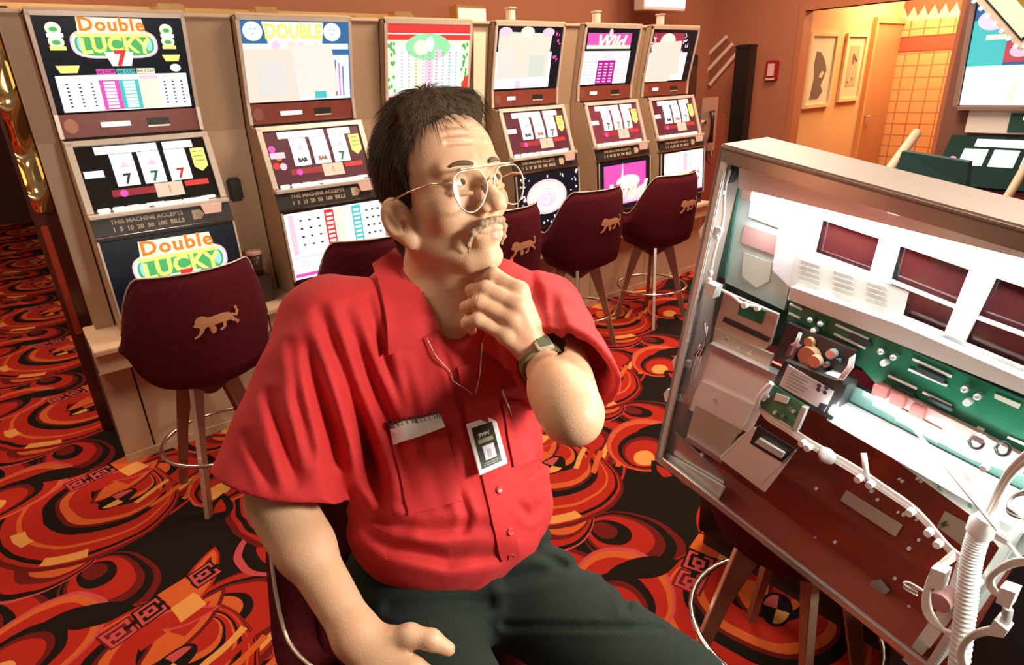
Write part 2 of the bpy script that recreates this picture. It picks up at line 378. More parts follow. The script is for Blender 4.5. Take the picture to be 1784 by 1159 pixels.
# things above and behind the machines
r = empty('canopy_shelf', (.1, 3.875, 2.0), 'pale beige valance shelf running behind the tops of the machines', 'shelf')
MB().box((0, 0, -.02), (4.4, .45, .02), .004).build('board', beige_l, r)
MB().box((0, .28, .02), (2.4, .33, .09), .004).build('rail', mat('gold rail', (.72, .45, .18), .3, .6), r)
for k, (xx, c_) in enumerate(((.75, 0), (1.25, 0), (1.75, 1), (2.15, 0))):
    MB().box((xx, .1, .02), (xx+.13, .2, .06 if c_ else .09), .006).build('bracket', mat('brass bracket', (.8, .5, .2), .25, .8), r)
r = empty('box_sign', (2.45, 3.45, 1.988), 'small glowing yellow box light on the shelf behind the machine tops', 'light')
r.location = (2.72, 3.95, 2.021)
MB().box((0, 0, 0), (.26, .1, .12), .008).build('housing', mat('brass bracket', (.8, .5, .2), .25, .8), r); MB().box((.015, -.008, .02), (.245, 0, .10)).build('lens', glow('yellow lens', (1, .85, .45), 1.2), r)
r = empty('ceiling_sign', (4.98, 4.2, 2.20), 'bright white lit box hanging above the last slot machines', 'light')
MB().box((0, 0, 0), (.62, .12, .30), .006).build('housing', mat('pale pink metal', (.8, .6, .5), .4), r); MB().box((.015, -.008, .03), (.605, 0, .285)).build('diffuser', glow('white diffuser', (1, .98, .95), 2.0), r)
for xx in (.12, .5): MB().tube([(xx, .06, .3), (xx, .06, 1.0)], .008).build('hanger', mat('chrome', (.85, .83, .8), .15, 1), r)
# ---------------------------------------------------------------- slot machines
chrome = mat('polished trim', (.86, .80, .72), .16, 1)
chromew = mat('satin pale trim', (.95, .80, .66), .28, .4)
blackg = mat('black gloss plastic', (.014, .012, .012), .2)
blackp = mat('black panel', (.030, .022, .018), .4)
chinm = mat('maroon brushed chin panel', (.26, .055, .035), .35, var=.25, vscale=40)
W = .57
def yz(y, z): return (0, y-3.2, z-.62)
def PN(y0, z0, y1, z1, x0=0, w_=W):
    a = Vector(yz(y0, z0)); b = Vector(yz(y1, z1)); a.x = x0; b.x = x0
    return Panel(a, (w_, 0, 0), b-a)
WHT, CRM, YEL, MAG, TEA, BLU, RED_, GRN, PNK_, ORG_, BLK_ = [glow(n, c, k) for n, c, k in (
    ('white', (1, .98, .96), 1.0), ('washed cream', (.88, .76, .66), .80), ('yellow', (.93, .95, .22), .85), ('magenta', (.85, .10, .50), .8), ('teal', (.10, .66, .66), .7),
    ('blue', (.06, .22, .50), .55), ('red', (.85, .06, .05), .7), ('green', (.10, .55, .16), .7), ('pink', (.95, .60, .74), .85), ('orange', (.95, .25, .03), .8), ('night', (.02, .03, .05), .15))]
GRY = glow('pale grey', (.84, .86, .92), .8); PYL = glow('pale yellow', (.98, .96, .62), .95); SKY = glow('sky', (.40, .78, .92), .8); LAV = glow('lavender', (.80, .72, .95), .85)
INK = mat('printed ink', (.05, .04, .06), .5); DGR = mat('dark green print', (.02, .20, .08), .5)
def grid(P, a0, b0, a1, b1, na, nb, mt, parent, d=.0032, sz=.011):
    mb = MB()
    for i in range(na):
        for j in range(nb):
            a = a0+(a1-a0)*(i+.5)/na; b = b0+(b1-b0)*(j+.5)/nb
            P.rect(a-sz/P.w*.5, b-sz*.32/P.h, a+sz/P.w*.5, b+sz*.32/P.h, d, .0004, mb)
    o = mb.build('payline_print', mt, parent); o['kind'] = 'stuff'; return o
def logo7(P, parent, a, b, s, belly=False):
    """the lit two-line title plate with its red figure"""
    u = 1/P.w; v = 1/P.h
    def rr(ra, rb, oy, d, mt, nm, n=28, p=.42):
        pts = []
        for k in range(n):
            t_ = 2*math.pi*k/n; c, q = math.cos(t_), math.sin(t_)
            pts.append((a+math.copysign(abs(c)**p, c)*ra*s*u, b+(math.copysign(abs(q)**.75, q)*rb*s+oy*s)*v))
        return P.poly(pts, d, .0008, MB()).build(nm, mt, parent)
    rr(.165, .058, -.012, .002, PNK_, 'title_plate'); rr(.158, .052, -.012, .003, WHT, 'title_rim'); rr(.150, .046, -.014, .004, GRN, 'title_field')
    P.poly([(a-.13*s*u, b+.028*s*v), (a+.125*s*u, b+.030*s*v), (a+.118*s*u, b+.088*s*v), (a-.125*s*u, b+.092*s*v)], .0045, .0006, MB()).build('title_band', PYL, parent)
    P.text('Double', a, b+.062*s*v, .072*s, .0056, MB(), bold=.0022*s, spacing=1.12, xs=1.05).build('lettering', ORG_, parent)
    P.poly([(a-.145*s*u, b+.03*s*v), (a+.145*s*u, b+.03*s*v), (a+.14*s*u, b+.016*s*v), (a-.14*s*u, b+.016*s*v)], .0052, .0006, MB()).build('title_rule', YEL, parent)
    P.text('LUCKY', a, b-.016*s*v, .084*s, .0060, MB(), bold=.0030*s, xs=1.0, arc=.5).build('lettering', YEL, parent)
    for sx in (-1, 1): P.ell(a+sx*.128*s*u, b-.012*s*v, .013*s, .028*s, .0054, .0005, MB()).build('gem', SKY, parent)
    P.poly([(a-.05*s*u, b-.045*s*v), (a+.06*s*u, b-.045*s*v), (a+.045*s*u, b-.10*s*v), (a-.03*s*u, b-.10*s*v)], .005, .0006, MB()).build('title_tail', WHT, parent)
    P.text('7', a+.008*s*u, b-.072*s*v, .085*s, .0062, MB(), bold=.004*s).build('lettering', RED_, parent)
def medal(P, parent, a, b, s):
    v = 1/P.h; u = 1/P.w
    for k in (0, 1):
        bb = b-k*.046*s*v
        P.ell(a, bb, .026*s, .024*s, .002, .0008, MB()).build('medallion', PYL, parent)
        P.ell(a, bb-.002*v, .014*s, .009*s, .003, .0008, MB()).build('medallion_mark', GRN, parent)
        P.rect(a-.026*s*u, bb-.030*s*v, a+.028*s*u, bb-.016*s*v, .0034, .0006, MB()).build('medallion_plate', WHT if k == 0 else YEL, parent)
def lines(P, a0, a1, b, n, step, mt, parent, d=.0035, h=.0028, nm='rule'):
    mb = MB()
    for k in range(n): P.rect(a0, b-k*step, a1, b-k*step+h/P.h, d, .0004, mb)
    o = mb.build(nm, mt, parent); o['kind'] = 'stuff'
def art_double_lucky(T, tp, B, bp):
    P = T; bg = blackg; P.rect(.02, .02, .98, .98, 0, .0015, MB()).build('art_field', BLK_, tp)
    logo7(P, tp, .50, .745, .98); medal(P, tp, .135, .86, 1.05); medal(P, tp, .86, .86, 1.0)
    P.poly([(.09, .50), (.24, .50), (.215, .425), (.11, .425)], .0025, .0008, MB()).build('medallion_plate', YEL, tp); P.poly([(.80, .60), (.93, .60), (.91, .53), (.82, .53)], .0025, .0008, MB()).build('medallion_plate', YEL, tp)
    P.ell(.88, .46, .022, .016, .002, .0008, MB()).build('medallion', WHT, tp)
    P.rect(.07, .02, .95, .40, .0018, .0008, MB()).build('pay_table', WHT, tp)
    for a0, a1, m_, tx in ((.335, .465, MAG, '1st COIN'), (.465, .60, TEA, '2nd COIN'), (.60, .735, PYL, '3rd COIN')):
        P.rect(a0, .03, a1, .345, .0028, .0006, MB()).build('pay_column', m_, tp); P.rect(a0, .405, a1-.008, .462, .0028, .0006, MB()).build('coin_tab', m_, tp)
        P.text(tx, (a0+a1)/2, .432, .0185, .0038, MB(), bold=.0004).build('lettering', INK, tp)
        if m_ is not PYL:
            mb = MB()
            for k in range(8): P.rect(a0+.028, .045+k*.037, a1-.028, .072+k*.037, .0036, .0004, mb)
            o = mb.build('pay_figures', WHT, tp); o['kind'] = 'stuff'
    P.rect(.61, .345, .735, .39, .0036, .0005, MB()).build('pay_note', PNK_, tp)
    grid(P, .09, .06, .325, .33, 3, 7, INK, tp, sz=.009); grid(P, .75, .06, .935, .33, 3, 7, INK, tp, sz=.009)
    for a in (.13, .205, .28, .79, .85, .91): P.ell(a, .365, .014, .007, .003, .0005, MB()).build('gold_mark', PYL, tp)
    P = B; P.rect(.02, .02, .98, .98, 0, .0015, MB()).build('art_field', BLK_, bp); logo7(P, bp, .53, .62, 1.22, True)
def art_double_papers(T, tp, B, bp):
    P = T; P.rect(.02, .02, .98, .98, 0, .0015, MB()).build('art_field', BLU, tp)
    P.rect(.02, .02, .97, .72, .0016, .0006, MB()).build('pay_table', GRY, tp)
    for a in (.12, .82):
        P.ell(a, .86, .046, .042, .002, .0008, MB()).build('round_emblem', WHT, tp)
        for i, j in ((-.02, .02), (.02, .02), (0, -.02)): P.ell(a+i, .86+j*1.4, .008, .005, .0032, .0004, MB(), 12).build('emblem_mark', SKY, tp)
    P.poly([(.20, .97), (.74, .97), (.72, .72), (.24, .72)], .002, .0006, MB()).build('title_plate', WHT, tp)
    P.text('DOUBLE', .47, .855, .088, .0035, MB(), bold=.004, xs=.86).build('lettering', YEL, tp)
    for k, a in enumerate((.30, .37, .44, .53, .60, .66)): P.ell(a, .70-.02*(k % 2), .02, .022, .004, .0006, MB(), 12).build('coin_mark', (PNK_, WHT, CRM)[k % 3], tp)
    P.poly([(.02, .02), (.48, .02), (.43, .66), (.02, .66)], .0045, .0006, MB()).build('taped_paper', CRM, tp)
    P.poly([(.49, .10), (.86, .12), (.80, .72), (.42, .70)], .0050, .0006, MB()).build('taped_paper', mat('lit paper', (.90, .84, .76), .5, emis=.78), tp)
    P.rect(.12, .10, .36, .52, .0056, .0004, MB()).build('paper_print', mat('lit paper white', (.88, .86, .82), .5, emis=.7), tp)
    for k in range(3): P.rect(.83+.035*k, .06, .84+.035*k, .52-.04*k, .0030, .0005, MB()).build('border_line', (BLU, MAG, BLU)[k], tp)
    P.rect(.80, .58, .97, .65, .003, .0005, MB()).build('side_label', BLU, tp); P.rect(.62, .04, .73, .13, .0062, .0004, MB()).build('blue_stamp', TEA, tp)
    P = B; P.rect(.02, .02, .98, .98, 0, .0015, MB()).build('art_field', WHT, bp)
    for a0, m_ in ((.05, PNK_), (.39, RED_), (.49, PYL), (.66, TEA)):
        P.rect(a0, .38, a0+(.05 if m_ in (PNK_,) else .09), .96, .002, .0005, MB()).build('pay_column', m_, bp)
    mb = MB()
    for k in range(8):
        for a0 in (.405, .675): P.rect(a0, .42+.065*k, a0+.06, .455+.065*k, .003, .0004, mb)
    o = mb.build('pay_figures', WHT, bp); o['kind'] = 'stuff'
    grid(P, .12, .45, .37, .92, 3, 4, INK, bp, sz=.014); grid(P, .78, .45, .96, .92, 3, 4, INK, bp, sz=.014)
    P.rect(.03, .05, .97, .10, .002, .0005, MB()).build('magenta_rule', MAG, bp); P.rect(.03, .33, .97, .345, .002, .0005, MB()).build('magenta_rule', PNK_, bp)
    P.ell(.13, .22, .035, .028, .002, .0006, MB()).build('round_emblem', GRY, bp); P.ell(.38, .25, .04, .03, .002, .0006, MB()).build('round_emblem', SKY, bp)
    P.ell(.7, .22, .08, .03, .002, .0006, MB()).build('coin_mark', PYL, bp); P.ell(.86, .22, .04, .03, .0025, .0006, MB()).build('coin_mark', PNK_, bp)
def art_red_arch(T, tp, B, bp):
    P = T; P.rect(.02, .02, .98, .98, 0, .0015, MB()).build('art_field', PYL, tp)
    P.rect(.02, .86, .98, .98, .0018, .0006, MB()).build('red_stripe', RED_, tp); P.rect(.02, .77, .98, .845, .0018, .0006, MB()).build('red_stripe', RED_, tp); P.rect(.02, .845, .98, .86, .002, .0006, MB()).build('white_stripe', WHT, tp)
    P.rect(.12, .03, .88, .68, .0020, .0006, MB()).build('pay_table', WHT, tp)
    P.ell(.48, .68, .15, .07, .003, .0006, MB(), 30).build('green_arch', mat('lit mint', (.35, .85, .45), .4, emis=.75), tp); P.ell(.40, .67, .05, .04, .004, .0006, MB()).build('arch_glow', PYL, tp); P.ell(.50, .72, .03, .045, .0045, .0006, MB(), 5).build('arch_star', WHT, tp)
    for a0, m_ in ((.30, PYL), (.44, PNK_), (.55, GRY), (.70, mat('lit pale blue', (.75, .9, .95), .4, emis=.8))): P.rect(a0, .05, a0+.10, .55, .003, .0005, MB()).build('pay_column', m_, tp)
    P.rect(.56, .52, .64, .64, .0035, .0005, MB()).build('pay_note', PNK_, tp)
    grid(P, .14, .06, .86, .62, 9, 12, mat('grey print', (.45, .5, .55), .5), tp, d=.0038, sz=.011)
    mb = MB(); rnd = random.Random(3)
    for k in range(36):
        a = rnd.choice((rnd.uniform(.03, .10), rnd.uniform(.89, .96))); P.ell(a, rnd.uniform(.04, .72), .008, .012, .002, .0006, mb, 6)
    o = mb.build('leaf_border', GRN, tp); o['kind'] = 'stuff'
    P.poly([(.88, .02), (.98, .02), (.98, .28), (.93, .22)], .003, .0006, MB()).build('red_corner', RED_, tp)
    P.rect(.02, .0, .98, .035, .0025, .0006, MB()).build('pink_rule', PNK_, tp)
    P = B; P.rect(.02, .02, .98, .98, 0, .0015, MB()).build('art_field', RED_, bp); P.rect(.15, .15, .85, .8, .002, .0006, MB()).build('pay_table', WHT, bp)
def stars(P, parent, n, seed, mt, reg=(.04, .04, .96, .96)):
    rnd = random.Random(seed); mb = MB()
    for k in range(n): P.ell(rnd.uniform(reg[0], reg[2]), rnd.uniform(reg[1], reg[3]), rnd.uniform(.004, .011), rnd.uniform(.004, .011), .0022, .0005, mb, 8)
    o = mb.build('spots', mt, parent); o['kind'] = 'stuff'
def art_five(T, tp, B, bp):
    P = T; P.rect(.02, .02, .98, .98, 0, .0015, MB()).build('art_field', BLK_, tp)
    P.rect(.03, .03, .84, .60, .0018, .0006, MB()).build('pay_table', WHT, tp)
    P.poly([(.05, .18), (.78, .20), (.82, .88), (.05, .90)], .0028, .0006, MB()).build('taped_paper', CRM, tp); P.ell(.14, .90, .05, .025, .0035, .0005, MB()).build('pink_medallion', PNK_, tp); P.ell(.45, .90, .055, .03, .0037, .0005, MB()).build('cream_medallion', PYL, tp); P.ell(.76, .90, .05, .025, .0035, .0005, MB()).build('pink_medallion', PNK_, tp)
    P.rect(.10, .22, .28, .62, .0040, .0004, MB()).build('paper_print', mat('lit paper white', (.88, .86, .82), .5, emis=.8), tp); P.rect(.5, .22, .74, .55, .0040, .0004, MB()).build('paper_print', mat('lit paper green', (.74, .82, .72), .5, emis=.7), tp)
    P.rect(.33, .03, .40, .15, .0026, .0005, MB()).build('pay_column', PNK_, tp); stars(P, tp, 10, 5, MAG, (.87, .4, .95, .9))
    P = B; P.rect(.02, .02, .98, .98, 0, .0015, MB()).build('art_field', BLK_, bp); stars(P, bp, 46, 11, WHT); stars(P, bp, 26, 12, PNK_)
    P.ell(.46, .55, .18, .115, .003, .0006, MB(), 32).build('oval_glow', PNK_, bp); P.ell(.46, .55, .165, .10, .0038, .0006, MB(), 32).build('oval_plate', PYL, bp); P.ell(.46, .54, .135, .078, .0045, .0006, MB(), 32).build('oval_plate', WHT, bp); P.ell(.44, .50, .10, .05, .005, .0006, MB(), 28).build('oval_centre', LAV, bp)
    P.text('5', .46, .53, .15, .0058, MB(), bold=.006).build('lettering', PNK_, bp); P.text('5', .455, .535, .135, .0064, MB(), bold=.001).build('lettering', WHT, bp)
def art_wild(T, tp, B, bp):
    P = T; P.rect(.02, .02, .98, .98, 0, .0015, MB()).build('art_field', BLK_, tp)
    P.rect(.06, .68, .84, .90, .0018, .0006, MB()).build('title_field', MAG, tp); P.rect(.06, .64, .84, .70, .002, .0006, MB()).build('title_base', PYL, tp)
    P.text('Wild', .46, .75, .115, .003, MB(), bold=.004, xs=1.25, shear=.3).build('lettering', PYL, tp); P.ell(.45, .90, .02, .03, .0035, .0006, MB(), 12).build('title_spark', PNK_, tp)
    P.rect(.03, .03, .86, .60, .0018, .0006, MB()).build('pay_table', WHT, tp); P.rect(.29, .03, .61, .44, .0026, .0006, MB()).build('pay_column', mat('lit deep magenta', (.52, .02, .36), .4, emis=.6), tp)
    P.poly([(.30, .44), (.60, .44), (.50, .56), (.40, .56)], .0028, .0005, MB()).build('pay_crown', LAV, tp)
    mb = MB()
    for i in range(3):
        for k in range(7): P.rect(.315+.10*i, .06+.052*k, .375+.10*i, .085+.052*k, .0036, .0004, mb)
    o = mb.build('pay_figures', PNK_, tp); o['kind'] = 'stuff'
    grid(P, .05, .06, .27, .55, 4, 9, mat('grey print', (.45, .5, .55), .5), tp, sz=.010); grid(P, .63, .06, .84, .55, 4, 9, mat('grey print', (.45, .5, .55), .5), tp, sz=.010)
    P = B; P.rect(.0, .0, 1, 1, 0, .0015, MB()).build('art_field', BLK_, bp); P.rect(.09, .10, .90, .92, .002, .0006, MB()).build('title_field', MAG, bp); P.rect(.12, .12, .87, .36, .003, .0006, MB()).build('title_base', PNK_, bp)
    P.ell(.55, .55, .13, .05, .003, .0006, MB()).build('title_shade', GRY, bp); P.text('Wild', .50, .34, .17, .0045, MB(), bold=.007, xs=1.25, shear=.3).build('lettering', PYL, bp); P.poly([(.40, .5), (.46, .5), (.44, .95)], .004, .0006, MB()).build('title_spark', WHT, bp)
def art_purple(T, tp, B, bp):
    P = T; P.rect(.02, .02, .98, .98, 0, .0015, MB()).build('art_field', BLK_, tp)
    P.rect(.06, .70, .70, .92, .0018, .0006, MB()).build('title_field', mat('lit dull crimson', (.5, .05, .10), .4, emis=.6), tp); P.ell(.36, .76, .09, .06, .003, .0006, MB()).build('title_arch', PYL, tp)
    P.rect(.03, .03, .84, .56, .0018, .0006, MB()).build('pay_table', WHT, tp)
    P.poly([(.04, .02), (.52, .02), (.56, .14), (.72, .16), (.66, .78), (.06, .74)], .0036, .0006, MB()).build('taped_paper', CRM, tp); stars(P, tp, 16, 8, LAV, (.70, .45, .82, .92)); stars(P, tp, 10, 9, WHT, (.04, .6, .14, .88))
    P = B; P.rect(.08, .08, .96, .98, 0, .0015, MB()).build('art_field', WHT, bp); 
    for a0, m_ in ((.36, GRY), (.50, PNK_), (.62, mat('lit pale blue', (.75, .9, .95), .4, emis=.8))): P.rect(a0, .55, a0+.09, .95, .002, .0005, MB()).build('pay_column', m_, bp)
    stars(P, bp, 26, 4, mat('lit violet', (.35, .08, .55), .4, emis=.6), (.10, .12, .94, .5)); P.ell(.52, .36, .09, .07, .003, .0006, MB()).build('oval_plate', PYL, bp); P.ell(.52, .36, .06, .045, .004, .0006, MB()).build('oval_centre', PNK_, bp); P.rect(.08, .08, .96, .11, .003, .0005, MB()).build('magenta_rule', MAG, bp)
sym_cols = [MAG, GRN, RED_, BLU, ORG_]
def machine(x, lab, art, idx):
    R = empty('slot_machine', (x, 3.2, .62), lab, 'slot machine', 'slot machines on the riser')
    prof = [(3.14, .62), (3.14, .70), (3.16, 1.08), (3.185, 1.165), (3.20, 1.18), (3.30, 1.468), (3.372, 1.485), (3.368, 1.58), (3.288, 1.972), (3.86, 1.972), (3.86, .62)]
    MB().prism([Vector(yz(y, z))+Vector((.006, 0, 0)) for y, z in prof], (W-.012, 0, 0)).build('cabinet', blackp, R)
    side = [(3.15, .62), (3.155, .70), (3.17, 1.08), (3.20, 1.165), (3.21, 1.18), (3.31, 1.47), (3.38, 1.485), (3.376, 1.58), (3.290, 1.98), (3.86, 1.98), (3.86, .62)]
    for s_ in (0, 1): MB().prism([Vector(yz(y, z))+Vector((-.001 if s_ == 0 else W-.008, 0, 0)) for y, z in side], (.009, 0, 0)).build('side_panel', beige, R)
    MB().box((-.004, .075, 1.353), (W+.004, .66, 1.366), .003).build('top_cap', beige_l, R)
    T = PN(3.362, 1.585, 3.283, 1.962); g = T.rect(0, 0, 1, 1, 0, .002, MB()).build('top_glass', blackg, R)
    Cn = PN(3.366, 1.488, 3.362, 1.583); ch = Cn.rect(.01, 0, .99, 1, 0, .004, MB()).build('chin_panel', chinm, R)
    Cn.ell(.085, .5, .026, .030, .004, .0015, MB()).build('coin_emblem', mat('bronze coin', (.42, .16, .10), .35, .5), ch)
    Cn.rect(.28, .38, .48, .60, .004, .003, MB()).build('lit_window', WHT, ch) if idx < 2 else Cn.rect(.22, .40, .34, .62, .004, .003, MB()).build('lit_window', WHT, ch)
    Cn.rect(.60, .30, .76, .66, .004, .002, MB()).build('ticket_slot', blackp, ch); Cn.rect(.60, .26, .76, .34, .006, .001, MB()).build('slot_lip', chromew, ch)
    # trim round the top glass
    for a0, b0, a1, b1 in ((-.005, 0, .022, 1.03), (.978, 0, 1.005, 1.03), (-.005, .985, 1.005, 1.035)): T.rect(a0, b0, a1, b1, 0, .010, MB()).build('trim', chromew, R)
    for s_ in (0, 1): Cn.rect(-.005 if s_ == 0 else .978, -.02, .022 if s_ == 0 else 1.005, 1.02, 0, .012, MB()).build('trim', chromew, R)
    # reel section
    Q = PN(3.200, 1.182, 3.300, 1.466); q = Q.rect(.04, .04, .96, .96, -.002, .003, MB()).build('reel_glass', blackg, R)
    for a0, b0, a1, b1 in ((0, 0, .045, 1), (.955, 0, 1, 1), (0, .955, 1, 1.03)): Q.rect(a0, b0, a1, b1, 0, .012, MB()).build('reel_bezel', chromew, R)
    if idx:
        Q.rect(.05, .05, .95, .95, .0012, .0006, MB()).build('art_field', mat('maroon lit glass %d' % (idx % 2), ((.16, .03, .05), (.09, .02, .03))[idx % 2], .3, emis=.25), q)
    Q.rect(.17, .82, .60, .93, .002, .001, MB()).build('pay_window', WHT, q); Q.rect(.64, .82, .86, .93, .002, .001, MB()).build('pay_window', WHT, q)
    rw = .155
    for k, a in enumerate((.255, .445, .635)):
        re = MB(); n = 7
        for j in range(n):      # bulging strip of the reel
            b0, b1 = .34+.47*j/n, .34+.47*(j+1)/n; h0, h1 = [math.sin(math.pi*(.18+.64*t_/n))*.010 for t_ in (j, j+1)]
            re.add([Q.p(a, b0, h0), Q.p(a+rw, b0, h0), Q.p(a+rw, b1, h1), Q.p(a, b1, h1)], [(0, 1, 2, 3)])
        re = re.build('reel', WHT, q)
        c_ = [INK, DGR, mat('red symbol', (.65, .05, .04), .4)][k] if idx == 0 else [INK, mat('bronze symbol', (.4, .2, .12), .4), DGR][k]
        Q.text('7' if idx in (0, 4) or k == 2 else 'BAR', a+rw/2, .43, .062 if idx in (0, 4) or k == 2 else .026, .0125, MB(), bold=.002).build('symbol', c_, re)
        Q.poly([(a+rw*.3, .60), (a+rw*.75, .60), (a+rw*.55, .70)], .0128, .0006, MB()).build('symbol', [PNK_, PNK_, GRY][(k+idx) % 3], re)
    Q.poly([(.83, .80), (.935, .80), (.935, .52), (.88, .44), (.83, .52)], .002, .001, MB()).build('bet_flag', YEL, q); Q.rect(.06, .50, .19, .60, .002, .001, MB()).build('credit_display', GRY if idx != 1 else PNK_, q)
    lines(Q, .845, .92, .74, 3, .07, DGR, q)
    if idx == 1:
        for i, (a, b, m_) in enumerate(((.09, .66, MAG), (.13, .52, ORG_), (.09, .38, RED_), (.15, .36, PNK_))): Q.ell(a, b, .018, .018, .002, .0006, MB(), 14).build('fruit_print', m_, q)
    Q.rect(.20, .20, .50, .30, .002, .001, MB()).build('bet_strip', mat('dark red strip', (.28, .02, .03), .4, emis=.3), q); Q.rect(.50, .12, .70, .33, .0025, .001, MB()).build('pay_note', mat('lit peach', (.95, .70, .50), .4, emis=.7), q)
    Q.text('1', .60, .22, .05, .004, MB()).build('lettering', ORG_, q); Q.ell(.28, .24, .016, .016, .003, .001, MB(), 14).build('bet_spot', MAG, q); Q.rect(.72, .24, .90, .32, .002, .001, MB()).build('bet_strip', RED_, q)
    # button ledge
    Lz = 1.176; led = MB().box((.0, -.045, Lz-.62-.012), (W, .012, Lz-.62+.006), .003).build('button_shelf', chromew, R)
    wb = mat('lit white button', (.96, .93, .86), .3, emis=.75)
    for k, (a, wd, yy) in enumerate(((.07, .05, .006), (.17, .05, .006), (.27, .05, .006), (.40, .08, .012), (.22, .11, -.022), (.45, .12, -.022), (.66, .11, -.022), (.80, .07, .010))):
        MB().box((a*W, yy-.012, Lz-.62+.006), (a*W+wd, yy+.012, Lz-.62+.024), .004).build('button', wb, led)
    MB().prism([Vector(yz(3.155, 1.165))+Vector((.44, -.001, 0)), Vector(yz(3.155, 1.165))+Vector((.53, -.001, 0)), Vector(yz(3.152, 1.125))+Vector((.52, -.001, 0)), Vector(yz(3.152, 1.125))+Vector((.45, -.001, 0))], (0, -.012, 0)).build('service_light', mat('lit salmon', (.95, .48, .34), .4, emis=.6), led)
    Bl = PN(3.158, 1.088, 3.178, 1.163); bl = Bl.rect(.0, 0, 1, 1, 0, .004, MB()).build('bill_panel', blackp, R)
    gold = mat('dull gold print', (.62, .46, .30), .5)
    Bl.text('THIS MACHINE ACCEPTS', .38, .70, .026, .0045, MB(), bold=.0006).build('lettering', gold, bl); Bl.text('1  5  10  20  50  100  BILLS', .38, .28, .026, .0045, MB(), bold=.0008).build('lettering', gold, bl)
    Bl.poly([(.70, .75), (.76, .75), (.79, .5), (.76, .2), (.70, .2)], .0045, .001, MB()).build('arrow_plate', gold, bl)
    MB().box((-.004, -.052, 1.078-.62), (W+.004, -.02, 1.088-.62), .002).build('belly_trim', chrome, R)
    Bp = PN(3.134, .715, 3.152, 1.070); bp = Bp.rect(.0, 0, 1, 1, 0, .004, MB()).build('belly_glass', blackg, R)
    for s_ in (0, 1): Bp.rect((.0, .985)[s_], 0, (.015, 1)[s_], 1, .004, .005, MB()).build('belly_trim', chromew, R)
    Bp.rect(.0, -.03, 1, .0, .002, .008, MB()).build('belly_trim', chrome, R)
    TT = PN(3.362, 1.585, 3.283, 1.962); TT.o += TT.n*.0022; BB = PN(3.134, .715, 3.152, 1.070); BB.o += BB.n*.0045
    art(TT, g, BB, bp)
    return R
machines = []
for i, (x, lab, art) in enumerate((
    (.225, 'slot machine at far left, black glass with Double Lucky lettering and a white pay table', art_double_lucky),
    (1.020, 'slot machine with blue top glass reading DOUBLE, half covered by taped papers', art_double_papers),
    (1.790, "slot machine with red-striped top and green arch, right above the man's head", art_red_arch),
    (2.540, 'slot machine with a black starry belly glass showing a glowing oval 5', art_five),
    (3.305, 'slot machine with magenta columns on top and a magenta belly glass', art_wild),
    (4.000, 'slot machine at the far end of the row, with purple-spotted white belly glass', art_purple))):
    R = machine(x, lab, art, i); machines.append(R)
    if i < 3: continue
    cl = MB().box((.0, .0, .0), (.05, .05, .07), .008).build('candle_light', mat('frosted pale lamp', (.80, .66, .52), .4), R); cl.location = (.15, .13, 1.366)
    MB().box((-.004, -.004, .07), (.054, .054, .08), .003).build('cap', chromew, cl)
xs_ = [.225, 1.020, 1.790, 2.540, 3.305, 4.000]
for i in range(6):
    x1 = xs_[i]-.007; x0 = xs_[i-1]+W+.006 if i else .135
    R = empty('filler_panel', (x0, 3.40, .62), ('beige filler panel at the left end of the row, beside the Double Lucky machine', 'beige filler panel between the Double Lucky and DOUBLE machines', 'beige filler panel between the DOUBLE and red-striped machines', 'beige filler panel with a pale card, right of the red-striped machine', 'beige filler panel between the oval 5 and magenta machines', 'beige filler panel between the magenta and last machines')[i], 'panel', 'filler panels between the machines')
    w_ = x1-x0
    MB().prism([(.002, .0, 0), (.002, .03, .85), (.002, -.06, 1.36), (.002, .06, 1.36), (.002, .12, 0)], (w_-.004, 0, 0)).build('panel', beige, R)
    MB().box((.002, -.075, 1.345), (w_-.002, .1, 1.362), .003).build('top_rail', beige_l, R)
    if i: MB().box((w_*.3, .0, .50), (w_*.62, .04, .62), .01).build('lock_box', blackp, R)
    if i == 3: MB().prism([(.01, -.05, .70), (.085, -.05, .70), (.11, -.10, 1.30), (.02, -.10, 1.30)], (0, .006, 0)).build('pale_card', mat('pale green card', (.80, .76, .55), .5), R)
r = empty('cup', (.90, 3.24, .62), 'dark cup with a pink lid standing between the first two machines', 'cup')
MB().lathe([(.0, 0), (.028, 0), (.036, .11), (0, .11)], seg=18).build('cup_body', mat('dark brown cup', (.07, .03, .02), .4), r, True); MB().lathe([(0, .11), (.041, .11), (.041, .122), (.033, .128), (0, .128)], seg=18).build('lid', mat('dusty pink lid', (.72, .42, .34), .4), r, 'auto')
r.location = (.885, 3.26, .76)
MB().box((-.05, -.05, -.14), (.05, .14, -.001), .006).build('holder', mat('dark holder', (.05, .022, .016), .5), r)
